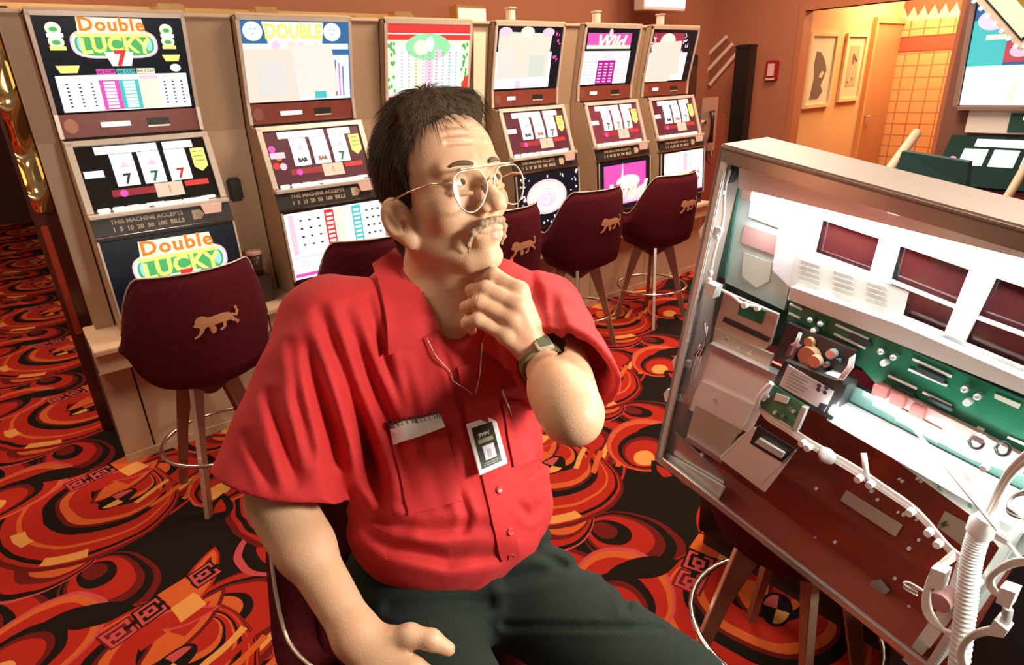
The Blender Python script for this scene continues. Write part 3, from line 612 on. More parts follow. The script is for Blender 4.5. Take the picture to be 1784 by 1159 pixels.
# ---------------------------------------------------------------- stools
velvet = mat('dark burgundy velvet', (.080, .006, .010), .9, var=.5, vscale=90, spec=.12, bump=.4, bscale=260)
wood = mat('reddish brown stool leg', (.27, .10, .055), .4, var=.2)
LIONP = [   # walking lion facing left: mane, muzzle, trunk, legs, tail
    [(.06, .56), (.08, .66), (.14, .73), (.22, .75), (.30, .71), (.34, .60), (.32, .46), (.24, .38), (.16, .37), (.12, .44), (.06, .46), (.02, .50)],
    [(.28, .70), (.38, .67), (.52, .69), (.66, .70), (.78, .67), (.85, .58), (.84, .48), (.74, .44), (.60, .45), (.46, .43), (.34, .40), (.26, .42)],
    [(.14, .42), (.24, .40), (.18, .27), (.10, .17), (.00, .12), (.00, .17), (.07, .22), (.12, .31)],
    [(.32, .44), (.42, .43), (.46, .32), (.43, .20), (.35, .18), (.35, .22), (.40, .25), (.39, .32)],
    [(.60, .50), (.70, .50), (.67, .36), (.66, .29), (.58, .22), (.52, .22), (.53, .26), (.60, .31)],
    [(.74, .52), (.85, .54), (.90, .42), (.97, .36), (.96, .28), (.90, .27), (.90, .34), (.82, .38)],
    [(.82, .60), (.85, .62), (.94, .56), (.97, .64), (.95, .72), (.97, .73), (1.0, .64), (.96, .52), (.92, .50)],
    [(.92, .72), (.93, .79), (.97, .80), (.99, .74), (.96, .70)]]
def stool(loc, lab, rz=0, proto=None, group='velvet stools along the slot row', emblem=True):
    R = empty('bar_stool', loc, lab, 'stool', group); R.rotation_euler = (0, 0, rz)
    # seat cushion
    n = 40; prof = [(0, .555), (.15, .555), (.205, .58), (.228, .63), (.228, .72), (.20, .755), (.12, .77), (0, .77)]
    MB().lathe(prof, seg=n).build('seat', velvet, R, True)
    # tub shell
    vs = []; fs = []; na = 44; hs = []
    prs = 8
    rim = []
    for i in range(na+1):
        th = math.radians(-118+236*i/na); c = abs(math.degrees(th)); f = max(0, min(1, (c-46)/50)); f = f*f*(3-2*f)
        top = 1.045-.25*f; bot = .615+.06*f; ro = .262; 
        dx, dy = math.sin(th), -math.cos(th)
        sec = [(ro-.045, bot), (ro-.01, bot-.012), (ro+.004, bot+.04), (ro+.022, (top+bot)/2), (ro+.014, top-.05), (ro-.006, top), (ro-.040, top-.012), (ro-.055, (top+bot)/2)]
        for (rr_, z_) in sec: vs.append((dx*rr_*1.0, dy*rr_*.95, z_))
        rim.append((dx*(ro-.002), dy*(ro-.002)*.95, top+.002))
        hs.append((dx, dy))
    for i in range(na):
        for k in range(prs): fs.append((i*prs+k, i*prs+(k+1) % prs, (i+1)*prs+(k+1) % prs, (i+1)*prs+k))
    fs += [tuple(range(prs)), tuple(range(na*prs+prs-1, na*prs-1, -1))]
    bk = MB().add(vs, fs).build('backrest', velvet, R, True)
    MB().tube([p for i, p in enumerate(rim) if True], .0035, 6).build('piping', mat('pale piping', (.78, .66, .52), .3, .6), bk, True)
    if emblem:      # embroidered walking lion, curved with the shell
        bm = bmesh.new(); bw, bh, zc = .165, .105, .855
        for poly in LIONP:
            vv = [bm.verts.new(((a-.5)*bw, 0, (b-.5)*bh*1.25)) for a, b in poly]; bm.faces.new(vv)
        bmesh.ops.triangulate(bm, faces=bm.faces[:]); bmesh.ops.subdivide_edges(bm, edges=bm.edges[:], cuts=1)
        for v in bm.verts:
            th = (v.co.x+.01)/.27; zz = v.co.z; rr_ = .2905-abs(zz)*.04
            v.co = Vector((math.sin(th)*rr_, -math.cos(th)*rr_*.95, zc+zz))
        me = bpy.data.meshes.new('lion_emblem'); bm.to_mesh(me); bm.free(); me.materials.append(mat('tan embroidery', (.52, .22, .10), .8, var=.3, vscale=200))
        o = bpy.data.objects.new('lion_emblem', me); COL.objects.link(o); o.parent = bk
        sm = o.modifiers.new('solid', 'SOLIDIFY'); sm.thickness = .004; sm.offset = 0
    MB().lathe([(0, .47), (.03, .47), (.12, .54), (.14, .557), (0, .557)], seg=24).build('seat_plate', mat('dark metal', (.05, .03, .03), .4, .5), R)
    for k in range(4):
        a = math.radians(45+90*k); d = Vector((math.cos(a), math.sin(a), 0)); s_ = Vector((-d.y, d.x, 0))*.011
        pts = [d*.055+Vector((0, 0, .556)), d*.132+Vector((0, 0, .556)), d*.255+Vector((0, 0, 0)), d*.225+Vector((0, 0, 0)), d*.15+Vector((0, 0, .30))]
        lg = MB().prism([p-s_ for p in pts], s_*2).build('leg', wood, R)
        e0, e1 = d*.1325+Vector((0, 0, .556)), d*.2555; MB().prism([e0-s_*.8, e1-s_*.8, e1+s_*.8, e0+s_*.8], d*.003).build('edge_strip', mat('pale brass strip', (.80, .60, .44), .3, .5), lg)
    MB().tube([(.242*math.cos(t_), .242*math.sin(t_), .25) for t_ in [2*math.pi*k/40 for k in range(40)]], .0085, 8, closed=True).build('foot_ring', chrome, R, True)
    return R
proto = stool((.44, 2.66, 0), 'burgundy velvet stool with gold lion emblem in front of the Double Lucky machine', math.radians(4))
for (x, y, rz, lab) in ((1.20, 2.62, -.05, "burgundy velvet stool in front of the DOUBLE machine, half behind the man's shoulder"),
                    (1.96, 2.66, .0, 'burgundy velvet stool just right of the man\'s chin, back partly hidden by him'),
                    (2.66, 2.70, .0, 'burgundy velvet stool with lion emblem in front of the magenta machine, second from right'),
                    (3.40, 2.70, .0, 'burgundy velvet stool with lion emblem, farthest along the slot row')):
    c = copy_tree(proto); c.location = (x, y, 0); c.rotation_euler = (0, 0, rz); c['label'] = lab
MAN_STOOL = (.50, .93, 0)
# ---------------------------------------------------------------- slot machine across the aisle, facing the end of the row
R = empty('slot_machine', (4.3, .70, .0), 'large slot machine across the aisle at right, with a gold diamond topper', 'slot machine')
brn = mat('brown side laminate', (.20, .075, .05), .5)
def P2(x0, z0, x1, z1, y0=1.335-.70, w_=.95): return Panel((x0, y0, z0), (0, -w_, 0), (x1-x0, 0, z1-z0))
MB().box((.06, -.34, 0), (.7, .70, 2.6), .005).build('cabinet', brn, R)
T = P2(.035, 1.40, -.06, 2.2); g = T.rect(0, 0, 1, 1, 0, .03, MB()).build('top_glass', blackg, R); T.o += T.n*.031
for a0, b0, a1, b1 in ((0, 0, .025, 1), (0, 0, 1, .025)): T.rect(a0, b0, a1, b1, 0, .02, MB()).build('trim', mat('dull pink metal', (.62, .42, .34), .3, .6), R)
T.rect(.03, .03, .98, .98, 0, .002, MB()).build('art_field', BLU, g); T.rect(.03, .03, .98, .28, .002, .001, MB()).build('pay_table', WHT, g); T.rect(.03, .28, .20, .56, .002, .001, MB()).build('teal_corner', TEA, g)
T.rect(.20, .30, .98, .42, .004, .001, MB()).build('fruit_band', mat('lit rose', (.78, .12, .14), .4, emis=.6), g)
for k in range(4): T.ell(.27+.13*k, .365, .045, .03, .005, .001, MB()).build('fruit_print', (PNK_, mat('lit rose dark', (.55, .08, .08), .4, emis=.5))[k % 2], g)
T.rect(.10, .44, .98, .47, .004, .001, MB()).build('gold_rule', PYL, g); T.ell(.12, .56, .07, .05, .004, .001, MB()).build('cloud_print', LAV, g)
for k in range(4): T.poly([(.25+.13*k, .05), (.29+.13*k, .05), (.28+.13*k, .22)], .004, .001, MB()).build('pay_figures', (PYL, PNK_, MAG, GRY)[k], g)
dm = MB(); cy_, cz_ = .36, 2.03; hh = .34
def dia(s_, d, th, mt, nm, par): return MB().prism([(-.12-d, cy_+hh*s_-.01, cz_), (-.12-d, cy_, cz_-hh*s_), (-.12-d, cy_-hh*s_, cz_), (-.12-d, cy_, cz_+hh*s_)], (-th, 0, 0)).build(nm, mt, par)
dt = dia(1, -.04, .05, chromew, 'diamond_topper', R); dia(.88, .011, .004, blackp, 'black_line', dt); dia(.84, .016, .004, mat('lit cream gold', (.95, .88, .60), .4, emis=.75), 'cream_field', dt); dia(.50, .021, .004, mat('moss green field', (.20, .16, .03), .4, emis=.4), 'moss_field', dt)
for k in range(7): MB().lathe([(0, 0), (.045, 0), (.04, .006), (0, .008)], seg=16, M=Matrix.Translation((-.146, cy_+.10-.045*(k % 4)-.02*(k//4), cz_+.03-.09*(k//4)+.02*(k % 2)))@Matrix.Rotation(-math.pi/2, 4, 'Y')@Matrix.Diagonal((.7, 1, 1, 1))).build('petal', mat('lit salmon petal', (.85, .38, .28), .4, emis=.5) if k < 4 else PYL, dt)
for k in range(9):
    for sg in (-1, 1):
        f = (k+.5)/9; MB().lathe([(0, 0), (.011, 0), (.009, .012), (0, .014)], seg=8, M=Matrix.Translation((-.13, cy_+sg*(hh*(1-f)), cz_-hh*f))@Matrix.Rotation(-math.pi/2, 4, 'Y')).build('bulb', WHT, dt)
MB().box((.02, -.3, 1.27), (.06, .56, 1.40), .004).build('coin_plate', mat('white enamel', (.85, .74, .66), .35), R); MB().box((.012, .13, 1.28), (.02, .36, 1.38)).build('display', mat('dark green panel', (.03, .08, .06), .3), R)
MB().box((.006, .18, 1.345), (.012, .30, 1.365)).build('display_window', WHT, R)
Q = Panel((-.16, .62, 1.00), (0, -.95, 0), (.2, 0, .25)); q = Q.rect(0, 0, .62, 1, 0, .01, MB()).build('reel_glass', mat('dark green glass', (.010, .03, .026), .7, spec=.08), R)
Q.rect(.14, .78, .52, .93, .011, .002, MB()).build('pay_window', WHT, q)
for k in range(3): Q.rect(.10+.15*k, .40, .22+.15*k, .72, .011, .006, MB()).build('reel', WHT, q)
Q.ell(.06, .5, .02, .02, .011, .002, MB()).build('bet_spot', MAG, q)
Q.rect(.66, -.1, 1, 1.05, 0, .03, MB()).build('coin_tray', beige_l, R); MB().box((-.14, -.34, .1), (.06, .64, 1.0), .01).build('lower_cabinet', mat('plum panel', (.30, .06, .10), .4), R)
# its seat
R = empty('bar_stool', (3.86, 1.16, 0), 'teal upholstered stool in front of the diamond-topped machine', 'stool'); R.scale = (1, 1, 1.13)
tl = mat('dark teal upholstery', (.02, .075, .075), .85, var=.4, vscale=80, bump=.3)
MB().lathe([(0, .60), (.2, .60), (.24, .64), (.24, .70), (.20, .745), (0, .75)], seg=28).build('seat', tl, R, True)
bk = MB().prism([(-.24, .25, .72), (-.22, -.26, .72), (-.22, -.26, .93), (-.23, -.16, .95), (-.24, -.15, 1.06), (-.24, .15, 1.09), (-.24, .17, .98), (-.25, .25, .96)], (.06, 0, 0)); bk = bk.build('backrest', tl, R)
MB().box((-.255, -.1, .86), (-.24, .1, .90), .003).build('emblem', mat('plum embroidery', (.35, .08, .12), .8), bk)
MB().tube([(-.2, .26, .90), (.0, .29, .96), (.28, .28, 1.13)], .026, 10).build('armrest', mat('beige arm pad', (.72, .50, .34), .5), R, True); MB().tube([(-.2, -.27, .76), (.0, -.29, .92), (.25, -.28, 1.05)], .02, 10).build('armrest', mat('beige arm pad', (.72, .50, .34), .5), R, True)
for k in range(4):
    a = math.radians(45+90*k); MB().tube([(.05*math.cos(a), .05*math.sin(a), .6), (.25*math.cos(a), .25*math.sin(a), 0)], .014).build('leg', mat('dark metal', (.05, .03, .03), .4, .5), R)
MB().tube([(.22*math.cos(t_), .22*math.sin(t_), .25) for t_ in [2*math.pi*k/30 for k in range(30)]], .008, 8, closed=True).build('foot_ring', chrome, R, True)
# dark cabinet base across the aisle, and the near stool behind the open door
R = empty('cabinet_base', (1.66, .30, 0), 'low glossy black machine base below the open door', 'cabinet')
MB().box((0, -1.2, .06), (.7, .75, .58), .01).build('body', mat('black lacquer', (.012, .011, .010), .25), R); MB().box((.02, -1.18, 0), (.68, .73, .06)).build('plinth', blackp, R); MB().box((-.006, -1.15, .52), (0, .72, .54)).build('trim', chromew, R)
c = copy_tree(proto); c.location = (1.33, .55, 0); c.rotation_euler = (0, 0, math.radians(90)); c['label'] = 'velvet stool mostly hidden behind the open machine door, only foot ring and legs showing'; c['group'] = 'stools near the open door'
# ---------------------------------------------------------------- the open door of a slot machine, seen from inside
DA = _n((22-CX, -(-86-CY), FPX)); DB = _n((798-CX, -(2437-CY), FPX)); DN = np.cross(DA, DB)
DD = 1.05; _c1 = np.array((1255-CX, -(250-CY), FPX))/FPX*DD
def dl(px, py, y=0.0):           # pixel -> door plane (x right, z down negative), y behind the rim
    v = np.array((px-CX, -(py-CY), FPX))/FPX
    s = (DN@_c1+y)/(DN@v)
    q = v*s-_c1; return Vector((-(q@DA), y, -(q@DB)))
_X = Vector(-(WM@DA)); _Z = Vector(-(WM@DB)); _Y = _Z.cross(_X); _N = Vector(WM@DN)
sgn = 1 if _Y.dot(_N) > 0 else -1
_P1 = Vector(at(1255, 250, DD))
MW = Matrix(((_X.x, _Y.x, _Z.x, _P1.x), (_X.y, _Y.y, _Z.y, _P1.y), (_X.z, _Y.z, _Z.z, _P1.z), (0, 0, 0, 1)))
door = empty('slot_machine_door', _P1, 'open slot machine door seen from inside, with lit lamp, green circuit board and white cabling', 'machine door', mw=MW)
pearl = mat('pale grey-green zinc', (.74, .82, .77), .35, .2); alu = mat('bright aluminium', (.78, .80, .78), .28, .8)
white = mat('white enamel plate', (.86, .90, .92), .45); wht2 = mat('white plastic', (.90, .91, .88), .4); gun = mat('dark gunmetal', (.06, .06, .055), .35, .4)
beigem = mat('taupe painted steel', (.38, .29, .24), .45, .2); redm = mat('dark red mirror glass', (.40, .085, .055), .12, .35)
sm_glass = mat('smoked red reel glass', (.055, .012, .012), .06, .0); pcb = mat('green circuit board', (.010, .16, .085), .3, var=.35, vscale=40)
def dp(nm, pts, y, th, mt, par=door, **k):    # a plate drawn by its corners, at depth y, thickness th towards the back
    return MB().prism([dl(a, b, y) for a, b in pts], (0, th, 0)).build(nm, mt, par, **k)
WD, HD, TH = .60, .705, .13
# box frame
MB().box((-.0, -.0, -.012), (WD, TH, .0), .003).build('top_frame', beigem, door)
MB().box((0, 0, -.030), (WD, .010, -.004), .002).build('top_rim', mat('satin brown trim', (.50, .42, .36), .25, .7), door)
MB().box((0, .0, -HD), (.010, TH, -.010), .002).build('side_frame', beigem, door)
MB().box((0, 0, -HD), (.020, .006, -.01), .002).build('side_rim', pearl, door)
MB().box((0, 0, -HD), (WD, .008, -HD+.018), .002).build('bottom_rim', alu, door)
MB().box((0, 0.008, -HD), (WD, TH, -HD+.008), .002).build('bottom_frame', redm, door)
MB().box((-.012, .10, -HD+.01), (0, .135, -.12), .002).build('edge_strip', mat('red reflection on edge', (.45, .03, .05), .15), door)  # red reflection on the polished side face, put into its colour
MB().box((WD-.012, 0, -HD), (WD, TH, -.010), .002).build('side_frame', pearl, door)
# back panels (the inside of the front glasses)
BY = .10
dp('back_plate', [(1262, 262), (1900, 420), (1900, 760), (1200, 560)], BY, .008, mat('dark inner panel', (.035, .06, .05), .35), door)
lp = dp('lower_glass', [(1190, 560), (1840, 860), (1640, 1200), (1150, 795)], BY, .008, redm, door)
# lamp hood and tube
hood = dp('lamp_hood', [(1288, 280), (1850, 418), (1850, 468), (1286, 328)], .030, .06, mat('pale taupe hood', (.76, .75, .70), .3, .3), door)
for a, b in ((1304, 285), (1556, 371)): MB().prism([dl(a-9, b-4, .028), dl(a+10, b+2, .028), dl(a+9, b+5, .028), dl(a-10, b-1, .028)], (0, .001, 0)).build('slot', WHT, hood)  # highlights on the hood slots, painted as glowing white
dp('hood_lip', [(1280, 276), (1850, 414), (1850, 420), (1280, 282)], .022, .05, alu, door)
tube_a, tube_b = dl(1316, 336, .045), dl(1850, 478, .045)
ml = mat('fluorescent tube', (.93, 1.0, .99), .3, emis=46, var=.01)
MB().tube([tube_a, tube_b], .0105, 14).build('lamp_tube', ml, door, True)
MB().box(tuple(tube_a+Vector((-.02, -.012, -.014))), tuple(tube_a+Vector((.004, .012, .014))), .003).build('lamp_socket', wht2, door)
# white reel window plate, with its openings cut as a frame of strips
wy = .062
def strip(pts, nm='window_plate'): return dp(nm, pts, wy, .004, white)
W1 = [(1432, 383), (1532, 416), (1515, 475), (1419, 440)]; W2 = [(1567, 428), (1689, 470), (1640, 592), (1560, 562)]; W3 = [(1735, 484), (1860, 527), (1800, 660), (1676, 607)]
strip([(1368, 352), (1860, 478), (1860, 527), (1735, 484), (1689, 470), (1567, 428), (1532, 416), (1432, 383), (1362, 362)])
strip([(1362, 362), (1432, 383), (1419, 440), (1515, 475), (1510, 520), (1380, 505), (1345, 470)])
strip([(1532, 416), (1567, 428), (1550, 490), (1560, 562), (1480, 545), (1515, 475)])
strip([(1689, 470), (1735, 484), (1676, 607), (1640, 592)])
strip([(1380, 492), (1560, 545), (1640, 578), (1676, 595), (1850, 668), (1840, 705), (1372, 522)])
for q in (W1, W2, W3): dp('reel_window', q, wy+.012, .004, sm_glass)
dp('cross_bar', [(1549, 487), (1663, 533), (1662, 538), (1548, 492)], wy-.004, .006, wht2); dp('cross_bar', [(1704, 552), (1850, 606), (1849, 612), (1702, 557)], wy-.004, .006, wht2)
dp('rating_sheet', [(1385, 440), (1440, 452), (1520, 482), (1583, 509), (1566, 575), (1480, 545), (1376, 505)], wy-.003, .002, mat('grey paper', (.66, .67, .62), .6))
mb = MB()
for k in range(6):
    for j in range(3):
        a, b = 1394+j*58, 452+k*9+j*19; mb.prism([dl(a, b, wy-.0035), dl(a+34, b+11, wy-.0035), dl(a+34, b+12.5, wy-.0035), dl(a, b+1.5, wy-.0035)], (0, -.0004, 0))
o = mb.build('sheet_print', mat('faint grey ink', (.40, .40, .38), .6), door); o['kind'] = 'stuff'
dp('shelf_lip', [(1378, 500), (1566, 566), (1850, 690), (1850, 715), (1374, 522)], wy-.022, .02, mat('tan lip', (.66, .62, .56), .4))
# left plate with its labels
lpp = dp('left_plate', [(1290, 318), (1370, 345), (1388, 440), (1366, 541), (1263, 492)], wy+.006, .006, mat('pale mint plate', (.52, .64, .60), .4, .2))
dp('white_label', [(1310, 335), (1362, 350), (1358, 398), (1304, 378)], wy+.004, .001, mat('white sticker', (.86, .88, .90), .5), lpp)
dp('pink_label', [(1297, 392), (1363, 414), (1356, 447), (1291, 423)], wy+.004, .001, mat('dull pink sticker', (.60, .36, .34), .5), lpp)
dp('etched_crest', [(1296, 440), (1345, 458), (1340, 490), (1318, 502), (1292, 480)], wy+.004, .001, mat('faint tan crest', (.62, .64, .54), .5), lpp)
dp('inner_strip', [(1268, 300), (1288, 306), (1262, 486), (1243, 478)], wy, .01, mat('dark green channel', (.03, .09, .07), .3))
dp('corner_bracket', [(1262, 268), (1302, 278), (1298, 290), (1280, 296), (1262, 330), (1252, 326)], .03, .02, gun)
# circuit board
pb = dp('circuit_board', [(1376, 520), (1850, 726), (1838, 830), (1700, 775), (1545, 690), (1500, 640), (1366, 588)], .052, .004, pcb)
mb = MB()
for (x0, y0, x1, y1, n) in ((1378, 530, 1400, 540, 7), (1376, 546, 1396, 555, 7), (1458, 566, 1516, 592, 16), (1455, 582, 1510, 608, 16), (1592, 626, 1660, 657, 20), (1585, 644, 1652, 673, 20), (1550, 655, 1600, 678, 14), (1545, 671, 1590, 694, 12), (1610, 684, 1660, 708, 14), (1595, 700, 1650, 724, 14), (1705, 745, 1716, 750, 4), (1758, 762, 1790, 776, 8)):
    for k in range(n):
        a, b = x0+(x1-x0)*k/n, y0+(y1-y0)*k/n; c_ = dl(a, b, .051); mb.box(tuple(c_-Vector((.0015, .0018, .0018))), tuple(c_+Vector((.0015, 0, .0018))))
o = mb.build('pin_row', mat('solder white', (.95, .97, .95), .5), pb); o['kind'] = 'stuff'
chip = mat('dark chip', (.03, .06, .06), .4)
for (a, b, w_, h) in ((1500, 592, .036, .010), (1622, 652, .040, .010), (1575, 680, .034, .008), (1640, 704, .034, .008)):
    c_ = dl(a, b, .05); MB().box(tuple(c_-Vector((w_/2, .004, h/2))), tuple(c_+Vector((w_/2, .001, h/2))), .001).build('chip', chip, pb)
for grp in (((1417, 555), (1435, 562), (1423, 574)), ((1540, 610), (1562, 620), (1545, 630)), ((1686, 675), (1708, 688), (1690, 698))):
    for k, (a, b) in enumerate(grp):
        c_ = dl(a, b, .05); MB().lathe([(0, 0), (.0055, 0), (.005, .012), (.002, .015), (0, .015)], seg=10, M=Matrix.Translation(c_)@Matrix.Rotation(math.pi/2, 4, 'X')).build('standoff', alu if k < 2 else wht2, pb, True)
dp('board_label', [(1733, 686), (1779, 705), (1774, 713), (1732, 694)], .050, .001, mat('tan paper strip', (.62, .64, .50), .6), pb)
for (a, b, c1, c2) in ((1392, 524, 1450, 552), (1710, 668, 1790, 700)): pass
# coin mechanism
cm = dp('mechanism_plate', [(1372, 562), (1490, 612), (1462, 672), (1350, 622)], .035, .03, gun)
def puck(px, py, y, r, h, mt, nm, par, seg=20): return MB().lathe([(0, 0), (r, 0), (r*.95, h), (0, h)], seg=seg, M=Matrix.Translation(dl(px, py, y))@Matrix.Rotation(math.pi/2, 4, 'X')).build(nm, mt, par, 'auto')
cop = mat('tan copper coil', (.58, .34, .18), .35, .5)
puck(1414, 618, .034, .0175, .014, cop, 'coil', cm); puck(1424, 628, .02, .011, .010, mat('pale copper', (.70, .48, .30), .3, .5), 'coil_core', cm); puck(1413, 595, .034, .0085, .008, cop, 'coil', cm)
puck(1453, 615, .034, .008, .012, alu, 'pulley', cm); puck(1443, 634, .034, .0045, .01, alu, 'screw', cm); puck(1463, 628, .034, .005, .01, chip, 'screw', cm)
MB().tube([dl(1395, 580, .025), dl(1380, 618, .02)], .0035).build('rod', alu, cm, True)
dp('clip', [(1376, 600), (1390, 606), (1382, 626), (1368, 620)], .02, .015, mat('plum plastic', (.25, .07, .09), .4), cm)
for k in range(4): MB().tube([dl(1490-3*k, 618+2*k, .03), dl(1486-3*k, 640, .01), dl(1470-3*k, 660, .005), dl(1460-2*k, 668+2*k, .02)], .0012, 6).build('wire', mat('dusty pink wire', (.62, .42, .38), .5), cm, True)
dp('connector', [(1438, 650), (1462, 660), (1458, 672), (1434, 662)], .015, .02, wht2, cm)
# black box with the white plate
bb = dp('label_box', [(1367, 628), (1476, 672), (1449, 732), (1340, 680)], .005, .035, gun)
lb = dp('label_plate', [(1373, 636), (1452, 682), (1436, 717), (1357, 672)], .003, .002, mat('white instruction plate', (.70, .70, .68), .5), bb)
mb = MB()
for k in range(6):
    a, b = 1378-2.2*k, 645+5.2*k; mb.prism([dl(a, b, .0025), dl(a+38-(k % 3)*6, b+19-(k % 3)*3, .0025), dl(a+38-(k % 3)*6, b+20.4-(k % 3)*3, .0025), dl(a, b+1.4, .0025)], (0, -.0004, 0))
o = mb.build('plate_print', mat('grey ink', (.30, .30, .30), .6), lb); o['kind'] = 'stuff'
for a, b in ((1427, 672), (1440, 676), (1426, 679), (1437, 684)): puck(a, b, .0025, .0038, .0006, INK, 'round_mark', lb, 12)
dp('corner_mark', [(1430, 702), (1442, 706), (1436, 716), (1424, 711)], .0025, .0006, INK, lb)
# left brackets, white coin chute panels
br = dp('bracket', [(1262, 508), (1356, 548), (1342, 600), (1330, 610), (1245, 572)], .03, .006, mat('tan bracket', (.52, .46, .36), .4, .3))
dp('bracket_window', [(1290, 524), (1335, 543), (1325, 565), (1285, 548)], .028, .003, pcb, br); dp('bracket_slot', [(1262, 552), (1340, 588), (1337, 596), (1258, 560)], .027, .003, gun, br)
for a, b in ((1268, 590), (1288, 604), (1308, 614)): puck(a, b, .026, .0045, .004, alu, 'screw', br, 12)
dp('bracket_plate', [(1245, 572), (1346, 618), (1336, 650), (1240, 605)], .024, .006, mat('tan bracket', (.52, .46, .36), .4, .3), br)
cp = dp('chute_cover', [(1232, 606), (1352, 664), (1305, 755), (1186, 700)], .020, .006, mat('pale grey cover', (.90, .93, .90), .4))
dp('cover_rim', [(1236, 598), (1358, 656), (1352, 666), (1230, 608)], .008, .02, alu, cp)
dp('cover_step', [(1222, 664), (1312, 706), (1288, 756), (1196, 712)], .014, .006, mat('warm grey step', (.84, .84, .80), .4), cp)
dp('cover_step', [(1212, 706), (1290, 748), (1258, 800), (1196, 760)], .012, .006, mat('taupe step', (.50, .44, .37), .4), cp)
dp('cover_lip', [(1196, 760), (1258, 800), (1256, 808), (1192, 766)], .004, .02, alu, cp)
for k in range(3): MB().tube([dl(1228-4*k, 600, .012), dl(1190-4*k, 740, .012)], .0016).build('guide_rod', alu, cp, True)
puck(1243, 694, .012, .003, .004, wht2, 'screw', cp, 10); puck(1224, 792, .012, .004, .004, wht2, 'screw', cp, 10)
dp('lower_rail', [(1172, 752), (1262, 838), (1250, 872), (1150, 800)], .02, .008, alu); dp('lower_plate', [(1160, 790), (1262, 850), (1245, 882), (1146, 806)], .012, .006, pearl)
# tray (open box with a dark throat)
tray = dp('coin_tray', [(1255, 800), (1312, 745), (1386, 787), (1332, 858)], -.012, .004, wht2)
MB().prism([dl(1312, 745, -.012), dl(1326, 740, .06), dl(1254, 786, .06), dl(1255, 800, -.012)], (0, 0, -.003)).build('tray_wall', pearl, tray)
MB().prism([dl(1386, 787, -.012), dl(1392, 778, .03), dl(1328, 842, .04), dl(1320, 850, -.012)], (0, 0, -.003)).build('tray_wall', alu, tray)
dp('tray_throat', [(1320, 742), (1386, 783), (1362, 806), (1306, 772)], -.015, .003, gun, tray); dp('throat_roller', [(1322, 764), (1366, 790), (1360, 799), (1314, 771)], -.022, .006, pearl, tray)
# small board
sb = dp('small_board', [(1338, 664), (1404, 708), (1382, 752), (1322, 708)], .0, .004, mat('small green board', (.10, .30, .16), .35, var=.4, vscale=60))
dp('chip', [(1352, 686), (1374, 694), (1370, 704), (1348, 697)], -.004, .004, wht2, sb)
for a, b in ((1340, 690), (1378, 712), (1384, 716), (1366, 724), (1352, 718), (1390, 730)): puck(a, b, -.001, .003, .006, alu if (a % 4) else wht2, 'component', sb, 10)
dp('board_clip', [(1397, 708), (1405, 712), (1388, 752), (1380, 748)], -.008, .01, pearl, sb); dp('board_clip', [(1336, 668), (1343, 672), (1330, 700), (1324, 696)], -.008, .01, wht2, sb)
# middle white shelf and its glass channel
dp('channel', [(1480, 668), (1830, 842), (1800, 900), (1460, 722)], .045, .01, mat('green glass channel', (.10, .20, .17), .15))
dp('strip_housing', [(1530, 668), (1700, 752), (1790, 800), (1780, 830), (1690, 800), (1520, 706)], .040, .01, mat('dusty rose housing', (.50, .30, .27), .4, var=.3, vscale=30))
for (a, b) in ((1532, 680), (1562, 696), (1596, 716)): dp('relay', [(a-10, b-10), (a+14, b), (a+10, b+16), (a-14, b+6)], .030, .012, mat('rose red relay', (.55, .16, .14), .4))
dp('strip_label', [(1568, 712), (1640, 750), (1634, 772), (1560, 732)], .037, .003, mat('pale rose label', (.68, .52, .44), .5))
dp('white_shelf', [(1452, 706), (1830, 905), (1810, 945), (1440, 732)], .010, .03, white); MB().tube([dl(1449, 713, -.004), dl(1830, 916, -.004)], .0085, 12).build('lower_lamp_tube', mat('lower fluorescent tube', (.95, 1.0, .99), .3, emis=14, var=.01), door, True)
dp('shelf_plate', [(1478, 742), (1830, 925), (1765, 985), (1700, 905)], .02, .006, mat('mint white plate', (.66, .76, .70), .4))
for a, b in ((1636, 852), (1690, 882)): dp('arrow_mark', [(a, b-6), (a+4, b+5), (a-5, b+1)], .018, .001, mat('green arrow ink', (.12, .40, .24), .5))
# labels and stuff on the red glass
tanl = mat('tan sticker', (.58, .45, .35), .5); greyl = mat('grey green sticker', (.60, .60, .52), .5)
dp('sticker', [(1338, 888), (1405, 938), (1384, 981), (1315, 930)], BY-.004, .002, greyl, lp)
mb = MB()
for k in range(4):
    for j in range(3):
        a, b = 1340+15*j-3*k, 906+8*k+10*j; mb.prism([dl(a, b, BY-.0045), dl(a+10, b+7, BY-.0045), dl(a+9, b+9, BY-.0045), dl(a-1, b+2, BY-.0045)], (0, -.0004, 0))
o = mb.build('sticker_print', mat('tan ink', (.45, .42, .34), .6), lp); o['kind'] = 'stuff'
dp('sticker', [(1474, 855), (1572, 916), (1560, 936), (1464, 872)], BY-.004, .002, tanl, lp)
wl = dp('warning_sticker', [(1646, 891), (1692, 917), (1682, 956), (1632, 918)], BY-.004, .002, mat('warm grey sticker', (.60, .54, .44), .5), lp)
dp('bolt_symbol', [(1644, 910), (1651, 908), (1647, 914), (1654, 915), (1636, 921), (1643, 915), (1637, 914)], BY-.006, .001, mat('dark olive ink', (.10, .11, .03), .5), wl)
dp('sticker', [(1537, 1073), (1584, 1107), (1570, 1129), (1524, 1093)], BY-.004, .002, mat('beige sticker', (.66, .56, .46), .5), lp)
mb = MB()
for k in range(3): mb.prism([dl(1538-3*k, 1082+6*k, BY-.0045), dl(1566-3*k, 1102+6*k, BY-.0045), dl(1565-3*k, 1104+6*k, BY-.0045), dl(1537-3*k, 1084+6*k, BY-.0045)], (0, -.0004, 0))
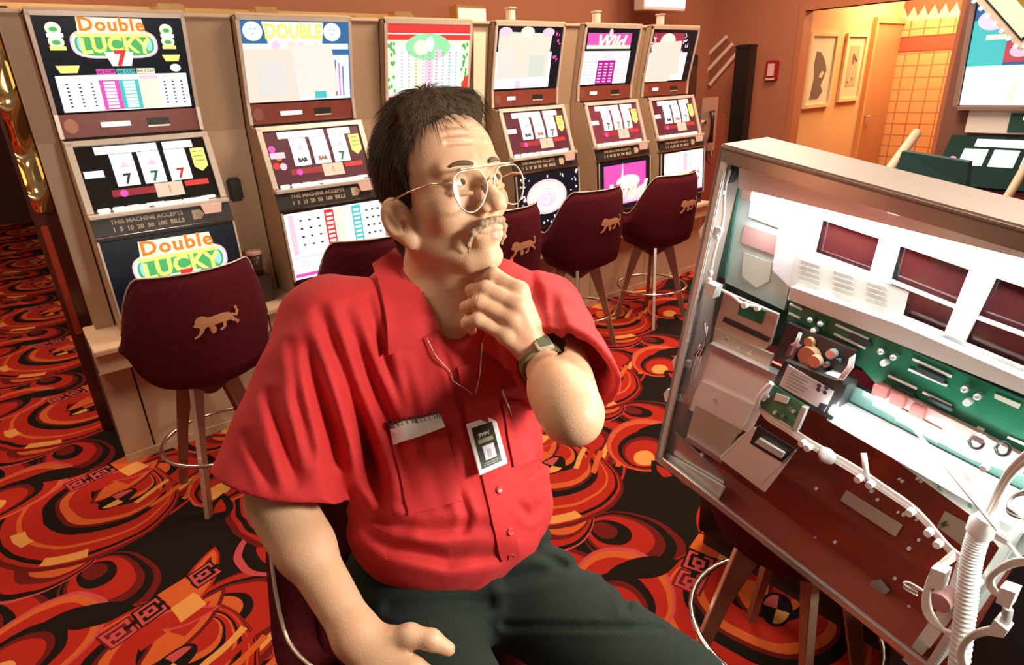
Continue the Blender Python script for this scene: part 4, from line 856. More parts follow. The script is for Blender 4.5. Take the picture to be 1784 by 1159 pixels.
o = mb.build('sticker_print', mat('tan ink', (.45, .42, .34), .6), lp); o['kind'] = 'stuff'
dp('sticker', [(1268, 878), (1306, 906), (1298, 918), (1260, 890)], .06, .02, mat('copper bracket', (.50, .30, .25), .3, .5)); dp('bracket', [(1262, 850), (1330, 898), (1316, 925), (1248, 880)], .075, .01, gun)
rnd = random.Random(21)
for (a, b) in ((1421, 936), (1456, 944), (1423, 851), (1560, 1007), (1602, 940), (1585, 955), (1584, 1057), (1518, 1085), (1600, 833), (1606, 838), (1568, 834), (1573, 838), (1530, 870), (1566, 892), (1576, 896), (1598, 905), (1430, 1016), (1630, 1000), (1520, 855)):
    puck(a, b, BY-.001, rnd.uniform(.0018, .0034), .005, wht2, 'rivet', lp, 10)
wn = MB().prism([dl(1462, 1036, BY-.02), dl(1490, 1024, BY-.02), dl(1512, 1042, BY-.02), dl(1474, 1058, BY-.02)], (0, .004, 0)).build('sensor_frame', wht2, lp); dp('sensor_face', [(1468, 1037), (1489, 1029), (1504, 1042), (1476, 1051)], BY-.024, .003, gun, wn)
dp('sensor_body', [(1490, 1024), (1528, 1014), (1545, 1034), (1520, 1046), (1512, 1042)], BY-.018, .012, mat('smoky grey plastic', (.28, .27, .22), .4), wn)
# right inner column and the seal
dp('inner_column', [(1694, 985), (1668, 1060), (1590, 1165), (1572, 1150), (1645, 1046), (1668, 975)], .02, .03, pearl); dp('column_plate', [(1650, 1060), (1662, 1072), (1620, 1130), (1600, 1112)], .015, .005, wht2)
# door latches on the outer edge
for (a, b) in ((1218, 402), (1168, 632), (1152, 690)):
    c_ = dl(a+22, b+6, .02); MB().prism([c_+Vector(v) for v in ((-.030, 0, -.004), (-.022, 0, .014), (.012, 0, .016), (.014, 0, .002), (-.008, 0, -.002), (-.020, 0, -.020))], (0, .010, 0)).build('latch', wht2, door)
# wires: left run
wirem = mat('white wire', (.90, .88, .82), .45); wirep = mat('peach wire', (.85, .62, .45), .5)
def wire(pts, r=.0025, mt=wirem, nm='wire', par=door, seg=7, sm=3):
    P = [dl(*q) for q in pts]
    for _ in range(sm):
        Q = [P[0]]
        for i in range(len(P)-1): Q += [P[i]*.75+P[i+1]*.25, P[i]*.25+P[i+1]*.75]
        P = Q+[P[-1]]
    return MB().tube(P, r, seg).build(nm, mt, par, True)
wire([(1272, 296, .02), (1262, 330, .015), (1262, 370, .015), (1256, 405, .015), (1250, 420, .01), (1240, 460, .015), (1238, 480, .02)], .0028)
for a, b in ((1262, 334), (1258, 400), (1252, 412), (1240, 475), (1238, 487)): puck(a, b, .014, .0045, .008, wht2, 'wire_clip', door, 10)
dp('small_switch', [(1228, 492), (1248, 500), (1242, 520), (1224, 512)], .01, .02, pearl); wire([(1258, 506, .02), (1278, 515, .01), (1290, 528, .01), (1305, 532, .01), (1325, 535, .015)], .003); puck(1300, 531, .008, .006, .008, wht2, 'wire_clip', door); puck(1322, 536, .008, .005, .008, wht2, 'wire_clip', door)
for k in range(5): wire([(1226+2*k, 560+3*k, .015), (1232, 590, .008), (1222-k*3, 620, .01)], .0016, (gun, wirem)[k % 2])
hz = [(1318, 712, .0), (1322, 690, -.01), (1345, 668, -.01)]
wire(hz, .005)
for k in range(6):
    o_ = (k-2.5)*2.6
    wire([(1322+o_*.3, 705, .0), (1330, 722+o_, .005), (1370, 745+o_, .0), (1402, 768+o_, .005), (1440, 790+o_, .02), (1500, 825+o_*1.2, .03), (1540, 852+o_, .03), (1590, 885+o_, .03), (1622, 918+o_, .02), (1655, 960+o_, .01), (1690, 985+o_, .0)], .0021, (wirem, wirep)[k % 3 == 1], 'harness_wire')
for a, b in ((1402, 770), (1412, 778), (1500, 832), (1520, 842), (1590, 890), (1622, 925), (1638, 945)): puck(a, b, .0, .006, .012, wht2, 'cable_tie', door, 10)
wire([(1505, 790, .0), (1508, 815, -.005), (1512, 838, .01)], .0045); 
MB().lathe([(0, 0), (.012, 0), (.016, .006), (.010, .014), (0, .014)], seg=14, M=Matrix.Translation(dl(1444, 792, .02))@Matrix.Rotation(math.pi/2, 4, 'X')).build('cable_knot', wht2, door, True)
# white diagonal gas strut, ribbed conduit, loose looms
P0, P1_ = dl(1585, 738, .0), dl(1782, 978, -.06)
MB().tube([P0, P1_], .0024, 8).build('stay_rod', wht2, door, True); MB().box(tuple(dl(1748, 937, -.05)-Vector((.008, .006, .006))), tuple(dl(1748, 937, -.05)+Vector((.008, .006, .006))), .002).build('rod_joint', wht2, door)
pts = [dl(1712, 915, -.03), dl(1700, 945, -.035), dl(1690, 985, -.04), dl(1685, 1040, -.045), dl(1678, 1100, -.05), dl(1668, 1180, -.055)]
for _ in range(3):
    Q = [pts[0]]
    for i in range(len(pts)-1): Q += [pts[i]*.75+pts[i+1]*.25, pts[i]*.25+pts[i+1]*.75]
    pts = Q+[pts[-1]]
dense = []
for i in range(len(pts)-1):
    for k in range(4): dense.append(pts[i].lerp(pts[i+1], k/4))
MB().tube(dense, [.0125+(.0011 if i % 4 < 2 else 0) for i in range(len(dense))], 14).build('ribbed_conduit', mat('white corrugated plastic', (.84, .86, .84), .4), door, True)
MB().lathe([(0, -.012), (.016, -.012), (.018, .004), (.013, .016), (0, .016)], seg=14, M=Matrix.Translation(dl(1712, 918, -.032))).build('conduit_collar', wht2, door, 'auto')
for k in range(7):
    o_ = (k-3)*2.4
    wire([(1712+o_, 912, -.03), (1724+o_, 890, -.03), (1738+o_, 862, -.02), (1752+o_, 835, -.02), (1770+o_*1.5, 812, -.02), (1800, 790+o_*2, -.02)], .0018, (wirem, wirep, mat('grey wire', (.45, .47, .44), .5))[k % 3], 'loom_wire')
for k in range(5):
    o_ = (k-2)*3
    wire([(1662, 968+o_, -.02), (1640+o_*.3, 985+o_*.5, -.03), (1618, 1012+o_, -.04), (1612+o_, 1060, -.04), (1632+o_, 1092, -.05), (1662, 1110+o_, -.05)], .0032, wirem, 'loom_wire')
for k in range(3): wire([(1610, 1030, -.03), (1580, 1012+4*k, -.035), (1572, 1018+3*k, -.04), (1598, 1032+3*k, -.03)], .0016, (wirem, mat('bronze wire', (.40, .26, .14), .4))[k % 2], 'loop_wire')
dp('plug', [(1622, 990), (1648, 1000), (1640, 1030), (1612, 1022)], -.05, .02, wht2); puck(1652, 1035, .02, .016, .03, mat('rose coil', (.62, .34, .32), .4, .3), 'coil', door)
for k in range(5):
    o_ = (k-2)*2.5
    wire([(1800, 980+o_, -.07), (1770, 978+o_, -.07), (1740, 992+o_, -.07), (1722+o_, 1010, -.07), (1730+o_, 1030, -.07), (1748+o_, 1042, -.07)], .0024, wirem, 'loom_wire')
dp('plug', [(1742, 1024), (1770, 1034), (1758, 1062), (1734, 1050)], -.08, .02, wht2); wire([(1756, 1060, -.07), (1752, 1085, -.07), (1738, 1100, -.07)], .006, mat('grey wire', (.45, .47, .44), .5))
dp('plug', [(1732, 1080), (1756, 1100), (1748, 1112), (1722, 1108), (1724, 1092)], -.08, .02, wht2)
for k in range(5):
    o_ = (k-2)*2.5
    wire([(1728, 1098+o_, -.07), (1700, 1104+o_, -.07), (1680+o_, 1118, -.07), (1672+o_, 1145, -.07), (1690+o_, 1185, -.07)], .0024, wirem, 'loom_wire')
for k in range(4): wire([(1784+k*6, 905, -.04), (1768, 890+4*k, -.03), (1752, 882+3*k, -.03), (1765, 862, -.02), (1800, 850+4*k, -.02)], .002, (wirem, gun)[k % 2], 'loom_wire')
for k in range(2): 
    c0 = (1703+46*k, 770+12*k); wire([(c0[0]-15, c0[1], .02), (c0[0]-5, c0[1]-14, .0), (c0[0]+12, c0[1]-6, .0), (c0[0]+8, c0[1]+12, .0), (c0[0]-10, c0[1]+12, .0), (c0[0]-15, c0[1]-2, .01)], .0022, gun, 'loop_wire')
for (a, b) in ((1718, 813), (1684, 824), (1690, 830), (1706, 760), (1714, 764), (1776, 890), (1700, 1000), (1708, 1012), (1695, 1060)): puck(a, b, -.005, .005, .01, wht2, 'connector', door, 8)
# the open machine body the door hangs on (dark, right of the frame)
R = empty('open_machine_body', (1.115, -.05, .62), 'black open machine cabinet at lower right, behind the cables', 'slot machine')
bx = mat('black cabinet interior', (.012, .012, .012), .6)
MB().box((.0, -.6, .0), (.02, .30, .34)).box((.0, -.6, .0), (.50, .16, .02)).box((.0, -.62, .0), (.52, -.60, .95)).box((.50, -.6, .02), (.52, .16, .95)).build('body_shell', bx, R)
MB().box((.0, -.5, -.62), (.52, .30, -.002), .005).build('pedestal', bx, R)
# ---------------------------------------------------------------- implicit surfaces (for the man)
def seg(P, a, b, r1, r2=None):
    a = np.asarray(a, float); b = np.asarray(b, float); r2 = r1 if r2 is None else r2
    ab = b-a; t = np.clip(((P-a)@ab)/(ab@ab+1e-12), 0, 1)
    return np.linalg.norm(P-a-t[:, None]*ab, axis=1)-(r1+(r2-r1)*t)
def chain(P, pts, k=.012):
    d = None
    for (a, ra), (b, rb) in zip(pts[:-1], pts[1:]):
        q = seg(P, a, b, ra, rb); d = q if d is None else smin(d, q, k)
    return d
def ell(P, c, rad, Rm=None):
    q = (P-np.asarray(c)); q = q@Rm if Rm is not None else q
    rad = np.asarray(rad); k0 = np.linalg.norm(q/rad, axis=1); k1 = np.linalg.norm(q/(rad*rad), axis=1)
    return k0*(k0-1)/(k1+1e-9)
def smin(a, b, k):
    h = np.clip(.5+.5*(b-a)/k, 0, 1); return b*(1-h)+a*h-k*h*(1-h)
def smax(a, b, k): return -smin(-a, -b, k)
def surf(f, lo, hi, h, tol=1.35):
    lo = np.array(lo, float); hi = np.array(hi, float); H = 4*h
    n = np.ceil((hi-lo)/H).astype(int)+1
    I = np.stack(np.meshgrid(*[np.arange(k) for k in n], indexing='ij'), -1).reshape(-1, 3)
    d = f(lo+(I+.5)*H); I = I[np.abs(d) < H*tol]
    st = n*4+8; key = lambda J: (J[:, 0]*st[1]+J[:, 1])*st[2]+J[:, 2]
    off5 = np.stack(np.meshgrid(*[np.arange(5)]*3, indexing='ij'), -1).reshape(-1, 3)
    C = (I[:, None]*4+off5).reshape(-1, 3); kc, idx = np.unique(key(C), return_index=True); C = C[idx]
    val = f(lo+C*h)
    off4 = np.stack(np.meshgrid(*[np.arange(4)]*3, indexing='ij'), -1).reshape(-1, 3)
    K = (I[:, None]*4+off4).reshape(-1, 3)
    c8 = np.array([(0,0,0),(1,0,0),(0,1,0),(1,1,0),(0,0,1),(1,0,1),(0,1,1),(1,1,1)])
    ci = np.stack([np.searchsorted(kc, key(K+o)) for o in c8], 1); V8 = val[ci]; ins = V8 < 0
    act = ins.any(1) & ~ins.all(1); K = K[act]; V8 = V8[act]
    s_ = np.zeros((len(K), 3)); w_ = np.zeros(len(K))
    for a in range(8):
        for b in range(a+1, 8):
            if np.abs(c8[a]-c8[b]).sum() == 1:
                m_ = (V8[:, a] < 0) != (V8[:, b] < 0); t = np.where(m_, V8[:, a]/(V8[:, a]-V8[:, b]+1e-20), 0)
                p = c8[a]+t[:, None]*(c8[b]-c8[a]); s_ += p*m_[:, None]; w_ += m_
    verts = lo+(K+s_/w_[:, None])*h
    kk = key(K); order = np.argsort(kk); ks = kk[order]
    def find(J):
        q = key(J); i = np.clip(np.searchsorted(ks, q), 0, len(ks)-1); ok = ks[i] == q; return np.where(ok, order[i], -1)
    F = []
    for ax in range(3):
        u_, v_ = (ax+1) % 3, (ax+2) % 3; e = np.zeros(3, int); e[ax] = 1
        corner = int(e@np.array([1, 2, 4])); m_ = (V8[:, 0] < 0) != (V8[:, corner] < 0); B = K[m_]; flip = V8[m_, 0] < 0
        eu = np.zeros(3, int); eu[u_] = 1; ev = np.zeros(3, int); ev[v_] = 1
        q = np.stack([find(B), find(B-eu), find(B-eu-ev), find(B-ev)], 1); ok = (q >= 0).all(1); q = q[ok]; fl = flip[ok]
        q[~fl] = q[~fl][:, ::-1]; F.append(q)
    return verts, np.concatenate(F)
def mesh_np(name, parts, mats, parent=None, slot=None, smooth=True):
    vs = []; fs = []; o = 0
    for v, f in parts: vs.append(v); fs.append(f+o); o += len(v)
    v = np.concatenate(vs); f = np.concatenate(fs)
    me = bpy.data.meshes.new(name); me.vertices.add(len(v)); me.vertices.foreach_set('co', v.astype(np.float32).ravel())
    me.loops.add(f.size); me.loops.foreach_set('vertex_index', f.astype(np.int32).ravel())
    me.polygons.add(len(f)); me.polygons.foreach_set('loop_start', np.arange(0, f.size, 4, dtype=np.int32))
    if slot is not None: me.polygons.foreach_set('material_index', slot(v[f].mean(1)).astype(np.int32))
    for m_ in mats: me.materials.append(m_)
    me.update(calc_edges=True); me.validate()
    if smooth: me.shade_smooth()
    ob = bpy.data.objects.new(name, me); COL.objects.link(ob)
    if parent: ob.parent = parent; ob.matrix_parent_inverse = parent.matrix_basis.inverted()
    return ob
# ---------------------------------------------------------------- the man
HO = np.array((.500, .790, 1.505)); Hf = _n((.075, -.965, .215)); Hs = np.array((-.990, -.085, .02)); Hs = _n(Hs-(Hs@Hf)*Hf); Hu = -np.cross(Hf, Hs); Hu = Hu if Hu[2] > 0 else -Hu
HR = np.stack([Hf, Hs, Hu], 1)
def hl(P): return (P-HO)@HR            # world -> head (forward, his right, up)
def hw(f, s, u): return HO+HR@np.array((f, s, u), float)
Rsh, Lsh = at(575, 562, .92), at(950, 545, 1.06)
Relb, Rwr = at(480, 868, .90), at(622, 1108, .79)
Lelb, Lwr = at(1000, 726, .775), at(941, 628, .872)
tl_ = _n(np.array([Lsh[0]-Rsh[0], Lsh[1]-Rsh[1], 0])); tf_ = np.array([tl_[1], -tl_[0], 0.]); TR = np.stack([tl_, tf_, [0, 0, 1]], 1)
chest, belly = at(775, 670, 1.03), at(790, 885, 1.005)
pelv = np.array((.415, .755, .865))
Lkn, Rkn = at(1178, 1212, .86), np.array((.235, .34, .86)); Lhip, Rhip = at(862, 1000, 1.07), at(700, 1035, 1.02)
Lan, Ran = np.array((.60, .64, .37)), np.array((.31, .66, .37))
RH = [  # right hand resting on the thigh
    [(Rwr, .027), (at(672, 1120, .782), .019), (at(714, 1108, .772), .0140), (at(752, 1115, .768), .0118), (at(781, 1131, .772), .0090)],
    [(Rwr, .027), (at(718, 1166, .762), .0145), (at(766, 1188, .757), .0115), (at(796, 1214, .765), .0100), (at(808, 1236, .775), .0085)],
    [(Rwr, .027), (at(700, 1184, .757), .0145), (at(745, 1205, .750), .0115), (at(768, 1240, .76), .0100), (at(776, 1262, .77), .0085)],
    [(Rwr, .027), (at(678, 1196, .757), .0140), (at(714, 1228, .753), .0110), (at(732, 1262, .765), .0098), (at(738, 1282, .775), .0082)],
    [(Rwr, .027), (at(658, 1194, .762), .0135), (at(680, 1236, .762), .0100), (at(692, 1262, .772), .0088), (at(696, 1276, .78), .0075)]]
LHh = [  # left hand closed under the chin
    [(at(904, 508, .866), .0125), (at(860, 480, .872), .0112), (at(838, 488, .892), .0100), (at(832, 502, .905), .0085)],
    [(at(902, 532, .853), .0125), (at(846, 503, .857), .0115), (at(823, 507, .880), .0100), (at(827, 522, .897), .0085)],
    [(at(893, 556, .853), .0120), (at(835, 526, .855), .0110), (at(813, 536, .873), .0096), (at(819, 549, .888), .0082)],
    [(at(884, 584, .857), .0115), (at(833, 557, .857), .0100), (at(814, 563, .870), .0088), (at(822, 575, .883), .0076)]]
LTh = [(at(912, 602, .905), .017), (at(868, 566, .925), .0135), (at(838, 525, .925), .0115), (at(822, 500, .918), .0095)]
def hands_r(P):
    d = seg(P, Relb, Rwr, .040, .027); d = smin(d, ell_seg(P, Relb, Rwr, .26, .0405), .02)
    h = None
    for c in RH:
        q = chain(P, c, .008); h = q if h is None else smin(h, q, .007)
    for a, b in ((1, 2), (2, 3), (3, 4)): h = smin(h, seg(P, RH[a][1][0], RH[b][1][0], .0125), .006)
    h = smin(h, seg(P, at(655, 1120, .785), at(702, 1160, .768), .017, .013), .010)
    return smin(d, h, .014)
def ell_seg(P, a, b, t, r): c = a+(b-a)*t; return seg(P, c-(b-a)*.10, c+(b-a)*.12, r)
def hands_l(P):
    d = seg(P, Lelb, Lwr, .037, .025); d = smin(d, ell_seg(P, Lelb, Lwr, .30, .0385), .025)
    h = None
    for c in LHh:
        q = smin(chain(P, c, .005), seg(P, Lwr, c[0][0], .022, .0135), .010); h = q if h is None else smin(h, q, .0045)
    h = smin(h, seg(P, LHh[0][0][0], LHh[3][0][0], .0125, .012), .006)
    h = smin(h, smin(chain(P, LTh, .008), seg(P, Lwr, LTh[0][0], .023, .018), .012), .008)
    return smin(d, h, .014)
def head_sdf(P):
    q = hl(P); q = q.copy(); sy = q.copy(); sy[:, 1] = np.abs(sy[:, 1])
    d = ell(q, (-.016, 0, .036), (.094, .074, .080))
    d = smin(d, ell(q, (.022, 0, -.030), (.060, .062, .078)), .03)
    d = smin(d, ell(q, (.036, 0, .040), (.048, .060, .052)), .03)
    d = smin(d, seg(sy, (-.012, .050, -.070), (.058, .022, -.108), .017, .015), .022)      # jaw
    d = smin(d, ell(q, (.072, 0, -.109), (.021, .022, .018)), .016)                        # chin
    d = smin(d, ell(sy, (.052, .044, -.030), (.026, .022, .022)), .022)                    # cheekbone
    d = smin(d, seg(sy, (.082, .008, .022), (.070, .044, .020), .011, .009), .014)         # brow
    d = smax(d, -ell(sy, (.094, .033, -.002), (.016, .019, .013)), .012)                   # socket
    d = smin(d, seg(q, (.086, 0, .010), (.111, 0, -.028), .0068, .0100), .011)             # nose
    d = smin(d, ell(q, (.113, 0, -.034), (.014, .0125, .0115)), .007)
    d = smin(d, ell(sy, (.100, .0135, -.038), (.012, .0085, .009)), .005)
    d = smax(d, -ell(sy, (.102, .0068, -.047), (.006, .0036, .005)), .003)                 # nostril
    d = smin(d, ell(q, (.080, 0, -.070), (.021, .028, .024)), .016)                        # mouth mound
    d = smin(d, seg(sy, (.0985, 0, -.0665), (.086, .021, -.072), .0056, .0032), .004)       # upper lip
    d = smin(d, seg(sy, (.0955, 0, -.0800), (.084, .019, -.077), .0056, .0034), .005)       # lower lip
    d = smax(d, -seg(sy, (.105, 0, -.0735), (.091, .023, -.0745), .0024), .002)
    d = smax(d, -seg(sy, (.100, .018, -.048), (.082, .036, -.078), .0022), .010)           # laugh line
    d = smin(d, seg(sy, (.090, .031-.009, -.0155), (.080, .045, -.012), .0035), .008)      # bag under the eye
    d = smin(d, ell(sy, (.0745, .032, .001), (.0145, .0150, .0135)), .005)                  # lids
    d = smax(d, -ell(sy, (.090, .032, .0005), (.0085, .0125, .0046)), .002)
    for k, uu in enumerate((.050, .062, .074)): d = smax(d, -seg(sy, (.090-.004*k, 0, uu), (.076-.004*k, .036, uu+.003), .0014), .007)
    # ears
    ca, sa = math.cos(.62), math.sin(.62); e = (sy-np.array((-.014, .0800, -.040)))/1.18; e = np.stack([e[:, 0]*ca-e[:, 1]*sa, e[:, 0]*sa+e[:, 1]*ca, e[:, 2]], 1)
    ct, st_ = math.cos(.18), math.sin(.18); e = np.stack([e[:, 0]*ct+e[:, 2]*st_, e[:, 1], -e[:, 0]*st_+e[:, 2]*ct], 1)
    ear = ell(e, (0, 0, .006), (.0195, .0085, .0275)); ear = smin(ear, ell(e, (.006, 0, -.021), (.0105, .0065, .0125)), .008)
    ear = smax(ear, -ell(e, (.001, .0085, .007), (.0130, .0070, .0200)), .003); ear = smin(ear, seg(e, (-.006, .002, .020), (.002, .001, -.004), .0030), .004)
    ear = smax(ear, -ell(e, (.007, .008, -.005), (.0060, .0090, .0075)), .003)
    d = smin(d, ear*1.18, .006)
    return d
neck0, neck1 = hw(-.025, 0, -.07), at(772, 520, 1.0)
def skin(P):
    d = head_sdf(P); d = smin(d, seg(P, neck0, neck1, .058, .066), .03)
    d = smin(d, seg(P, hw(.028, 0, -.105), at(790, 545, .945), .026, .040), .03)
    d = smin(d, seg(P, hw(.045, 0, -.13), at(795, 560, .925), .009), .02)
    t_ = ell(P, chest, (.135, .085, .150), TR); t_ = smin(t_, seg(P, Rsh, Lsh, .050), .05)
    t_ = smin(t_, ell(P, belly, (.125, .09, .13), TR), .05); t_ = smin(t_, ell(P, pelv, (.14, .11, .11), TR), .05)
    d = smin(d, t_, .035)
    d = smin(d, seg(P, Rsh, Relb, .046, .038), .03); d = smin(d, seg(P, Lsh, Lelb, .050, .038), .03)
    d = smin(d, hands_r(P), .02); d = np.minimum(d, hands_l(P)) if True else d
    d = smin(d, seg(P, Rhip, Rkn, .07, .05), .04); d = smin(d, seg(P, Lhip, Lkn, .07, .05), .04)
    d = smin(d, seg(P, Rkn, Ran, .05, .035), .02); d = smin(d, seg(P, Lkn, Lan, .05, .035), .02)
    return d
PL = at(810, 1125, 0)
man = empty('person', (.43, .80, .55), 'seated man in a red short-sleeved shirt and dark trousers, hand on chin, glasses and moustache', 'person')
man.location = (pelv[0], pelv[1], .76)
bpy.context.view_layer.update()
def adopt(o, par=None):
    o.parent = par or man; bpy.context.view_layer.update(); o.matrix_parent_inverse = (par or man).matrix_world.inverted(); return o
skm, t, p = newmat('skin'); vec, (x, y, z) = coords(t)
c = mixc(t, noise(t, vec, 22, 4), (.62, .34, .19), (.80, .50, .30)); c = mixc(t, (noise(t, vec, 9, 2)-.45).max(0)*1.6, c, (.72, .27, .15))
t.links.new(c, p.inputs['Base Color']); p.inputs['Roughness'].default_value = .48; p.inputs['Subsurface Weight'].default_value = .12; p.inputs['Subsurface Radius'].default_value = (1, .3, .15); p.inputs['Subsurface Scale'].default_value = .008
b = t.nodes.new('ShaderNodeBump'); b.inputs['Strength'].default_value = .35; b.inputs['Distance'].default_value = .0012; t.links.new(noise(t, vec, 420, 4).o, b.inputs['Height']); t.links.new(b.outputs[0], p.inputs['Normal'])
lipm = mat('lip skin', (.62, .27, .19), .45)
def lipslot(c_):
    q = hl(c_); q[:, 1] = np.abs(q[:, 1]); a = np.minimum(seg(q, (.1000, 0, -.0680), (.087, .020, -.0725), .0050, .0032), seg(q, (.0990, 0, -.0795), (.086, .018, -.0768), .0060, .0036)); return a < 0
lo, hi = (.36, .64, 1.36), (.64, .92, 1.68)
hd = surf(lambda P: np.maximum(skin(P), hl(P)[:, 2]*-1-.150), lo, hi, .0021)
lb_ = np.minimum(Lelb, Lwr)-.14; lb2 = np.maximum(Lelb, Lwr)+.14
def cap_l(P): return seg(P, at(905, 560, .88), Lwr, .075, .045)
hand = surf(lambda P: np.maximum(hands_l(P), cap_l(P)), at(870, 560, .88)-.16, at(870, 560, .88)+.16, .0021)
def cap_h(P): return -(hl(P)[:, 2]+.140)
def rest(P):
    d = skin(P); d = np.maximum(d, -cap_l(P)-.004); return np.maximum(d, hl(P)[:, 2]+.144)
body = surf(rest, (-.0, .12, .3), (.86, 1.0, 1.42), .0036)
skin_o = adopt(mesh_np('body', [hd, hand, body], [skm, lipm], slot=lipslot)); 
# eyes
for sg in (1, -1):
    c_ = Vector(hw(.0742, .032*sg, .0005)); mb = MB().lathe([(0, -.0122)]+[(.0122*math.cos(a), .0122*math.sin(a)) for a in [math.radians(-80+20*k) for k in range(9)]]+[(0, .0122)], seg=20, M=Matrix.Translation(c_))
    e = adopt(mb.build('eye', mat('eye white', (.80, .76, .70), .2), None, True)); gz = _n(Hf*.86+np.array((.52, .0, .12)))
    gz = _n(Hf*1.0-Hs*.42+Hu*.10); g_ = Vector(gz); rot = g_.to_track_quat('Z', 'Y').to_matrix().to_4x4()
    adopt(MB().lathe([(0, .0), (.0056, 0), (.0050, .0012), (0, .0014)], seg=18, M=Matrix.Translation(c_+g_*.0112)@rot).build('iris', mat('brown grey iris', (.10, .07, .05), .15), None), e)
    mb = MB().tube([Vector(hw(.0965-.0040*k, .014*sg+.0085*sg*k, .0215+.0035*math.sin(k*.8))) for k in np.linspace(0, 3.6, 8)], [.002, .003, .0034, .0036, .0034, .003, .0022, .0014], 8)
    adopt(mb.build('eyebrow', mat('brown greying brow', (.13, .075, .04), .8, var=.4, vscale=300), None, True))
# hair
def hair_sdf(P):
    q = hl(P); sy = q.copy(); sy[:, 1] = np.abs(sy[:, 1])
    st = np.sin(q[:, 0]*150-q[:, 1]*260+q[:, 2]*90+2.5*np.sin(q[:, 2]*45))*.0010
    d = ell(q, (-.019, 0, .040), (.107, .0850, .0925)); d = smin(d, ell(q, (-.055, 0, -.035), (.052, .066, .060)), .03)
    d = smin(d, ell(q, (-.060, 0, -.085), (.036, .050, .045)), .03)
    d = smin(d, ell(sy, (.030, .030, .108), (.050, .045, .024)), .03)
    d += st
    # hairline: keep behind the forehead/temple curve and above nape
    fl = q[:, 0]-(.064-np.clip((.105-q[:, 2]), 0, .2)*.25-np.clip(sy[:, 1]-.03, 0, .1)*.55)    # front limit
    side = q[:, 0]-(.018-np.clip(-.0-q[:, 2], 0, .1)*.25)
    fl = np.where(q[:, 2] < .055, np.maximum(fl, side-np.clip(q[:, 2]-.02, 0, 1)*.8), fl)
    d = smax(d, fl, .010)
    # sideburn and ear cut-out
    d = smax(d, -ell(sy, (-.013, .088, -.038), (.033, .034, .042)), .006)
    below = (-.040-q[:, 2])+0*q[:, 0]; bl = np.where(q[:, 0] > -.040, below, (-.118-q[:, 2])*.8)
    d = smax(d, bl, .008)
    inner = head_sdf(P)+.004
    return np.maximum(d, -inner-.004)
hmt, t, p = newmat('dark brown hair'); vec, (x, y, z) = coords(t)
mp = t.nodes.new('ShaderNodeMapping'); mp.inputs['Scale'].default_value = (900, 900, 90); mp.inputs['Rotation'].default_value = (.6, .5, 0); t.links.new(vec, mp.inputs[0]); nf_ = noise(t, mp.outputs[0], 1, 3)
t.links.new(mixc(t, nf_, (.020, .011, .006), (.11, .060, .030)), p.inputs['Base Color']); p.inputs['Roughness'].default_value = .75; p.inputs['Specular IOR Level'].default_value = .15
b = t.nodes.new('ShaderNodeBump'); b.inputs['Strength'].default_value = .8; b.inputs['Distance'].default_value = .002; t.links.new(nf_.o, b.inputs['Height']); t.links.new(b.outputs[0], p.inputs['Normal'])
hv = surf(hair_sdf, (.33, .62, 1.36), (.66, .95, 1.69), .0022)
hair = adopt(mesh_np('hair', [hv], [hmt]))
# loose strands over the hair cap
def strands():
    rng = np.random.default_rng(4); N = 5200
    q = rng.normal(size=(N, 3)); q /= np.linalg.norm(q, axis=1)[:, None]; q[:, 2] = np.where(q[:, 2] < -.75, -q[:, 2], q[:, 2])
    P = HO+(q*np.array((.135, .11, .125))+np.array((-.02, 0, .03)))@HR.T
    cen = HO+HR@np.array((-.02, 0, .02))
    for _ in range(12):
        d = hair_sdf(P); P = P+(cen-P)/np.linalg.norm(cen-P, axis=1)[:, None]*np.clip(d, -.01, .02)[:, None]*.8
    ok = np.abs(hair_sdf(P)) < .002; P = P[ok]
    lq = hl(P); par = np.array((0.045, .03, .115))
    dirn = lq-par; dirn[:, 2] -= .02; dirn /= np.linalg.norm(dirn, axis=1)[:, None]
    n_ = (lq-np.array((-.02, 0, .03)))/np.array((.107, .083, .092))**2; n_ /= np.linalg.norm(n_, axis=1)[:, None]
    dirn -= (dirn*n_).sum(1)[:, None]*n_; dirn /= np.linalg.norm(dirn, axis=1)[:, None]+1e-9
    vs = []; fs = []
    L = rng.uniform(.018, .040, len(P)); sd = np.cross(dirn, n_)
    base = 0
    for i in range(len(P)):
        w0 = .0008
        for j in range(4):
            t_ = j/3; c_ = lq[i]+dirn[i]*L[i]*t_+n_[i]*(.0006+.0022*math.sin(t_*2.2)-L[i]*L[i]*t_*t_*5.0); w_ = w0*(1-t_*.8)
            vs += [HO+HR@(c_-sd[i]*w_), HO+HR@(c_+sd[i]*w_)]
        for j in range(3): fs.append((base+2*j, base+2*j+1, base+2*j+3, base+2*j+2))
        base += 8
    return np.array(vs), np.array(fs)
sv = strands(); so = adopt(mesh_np('hair_strands', [sv], [hmt]), hair); so['kind'] = 'stuff'
# moustache drooping beside the mouth
def mous(P):
    q = hl(P); sy = q.copy(); sy[:, 1] = np.abs(sy[:, 1]); n_ = np.sin(sy[:, 1]*900+q[:, 2]*260)*.0006+np.sin(q[:, 2]*700-sy[:, 1]*500)*.0005
    d = chain(sy, [(np.array((.1020, .0, -.0565)), .0048), (np.array((.0965, .016, -.0590)), .0050), (np.array((.0860, .029, -.069)), .0038), (np.array((.0770, .033, -.084)), .0024), (np.array((.0720, .031, -.094)), .0016)], .006)
    return d+n_
mo = adopt(mesh_np('moustache', [surf(mous, hw(.07, 0, -.075)-.07, hw(.07, 0, -.075)+.07, .0018)], [mat('greying ginger moustache', (.36, .24, .14), .8, var=.6, vscale=500, bump=.5, bscale=900)]))
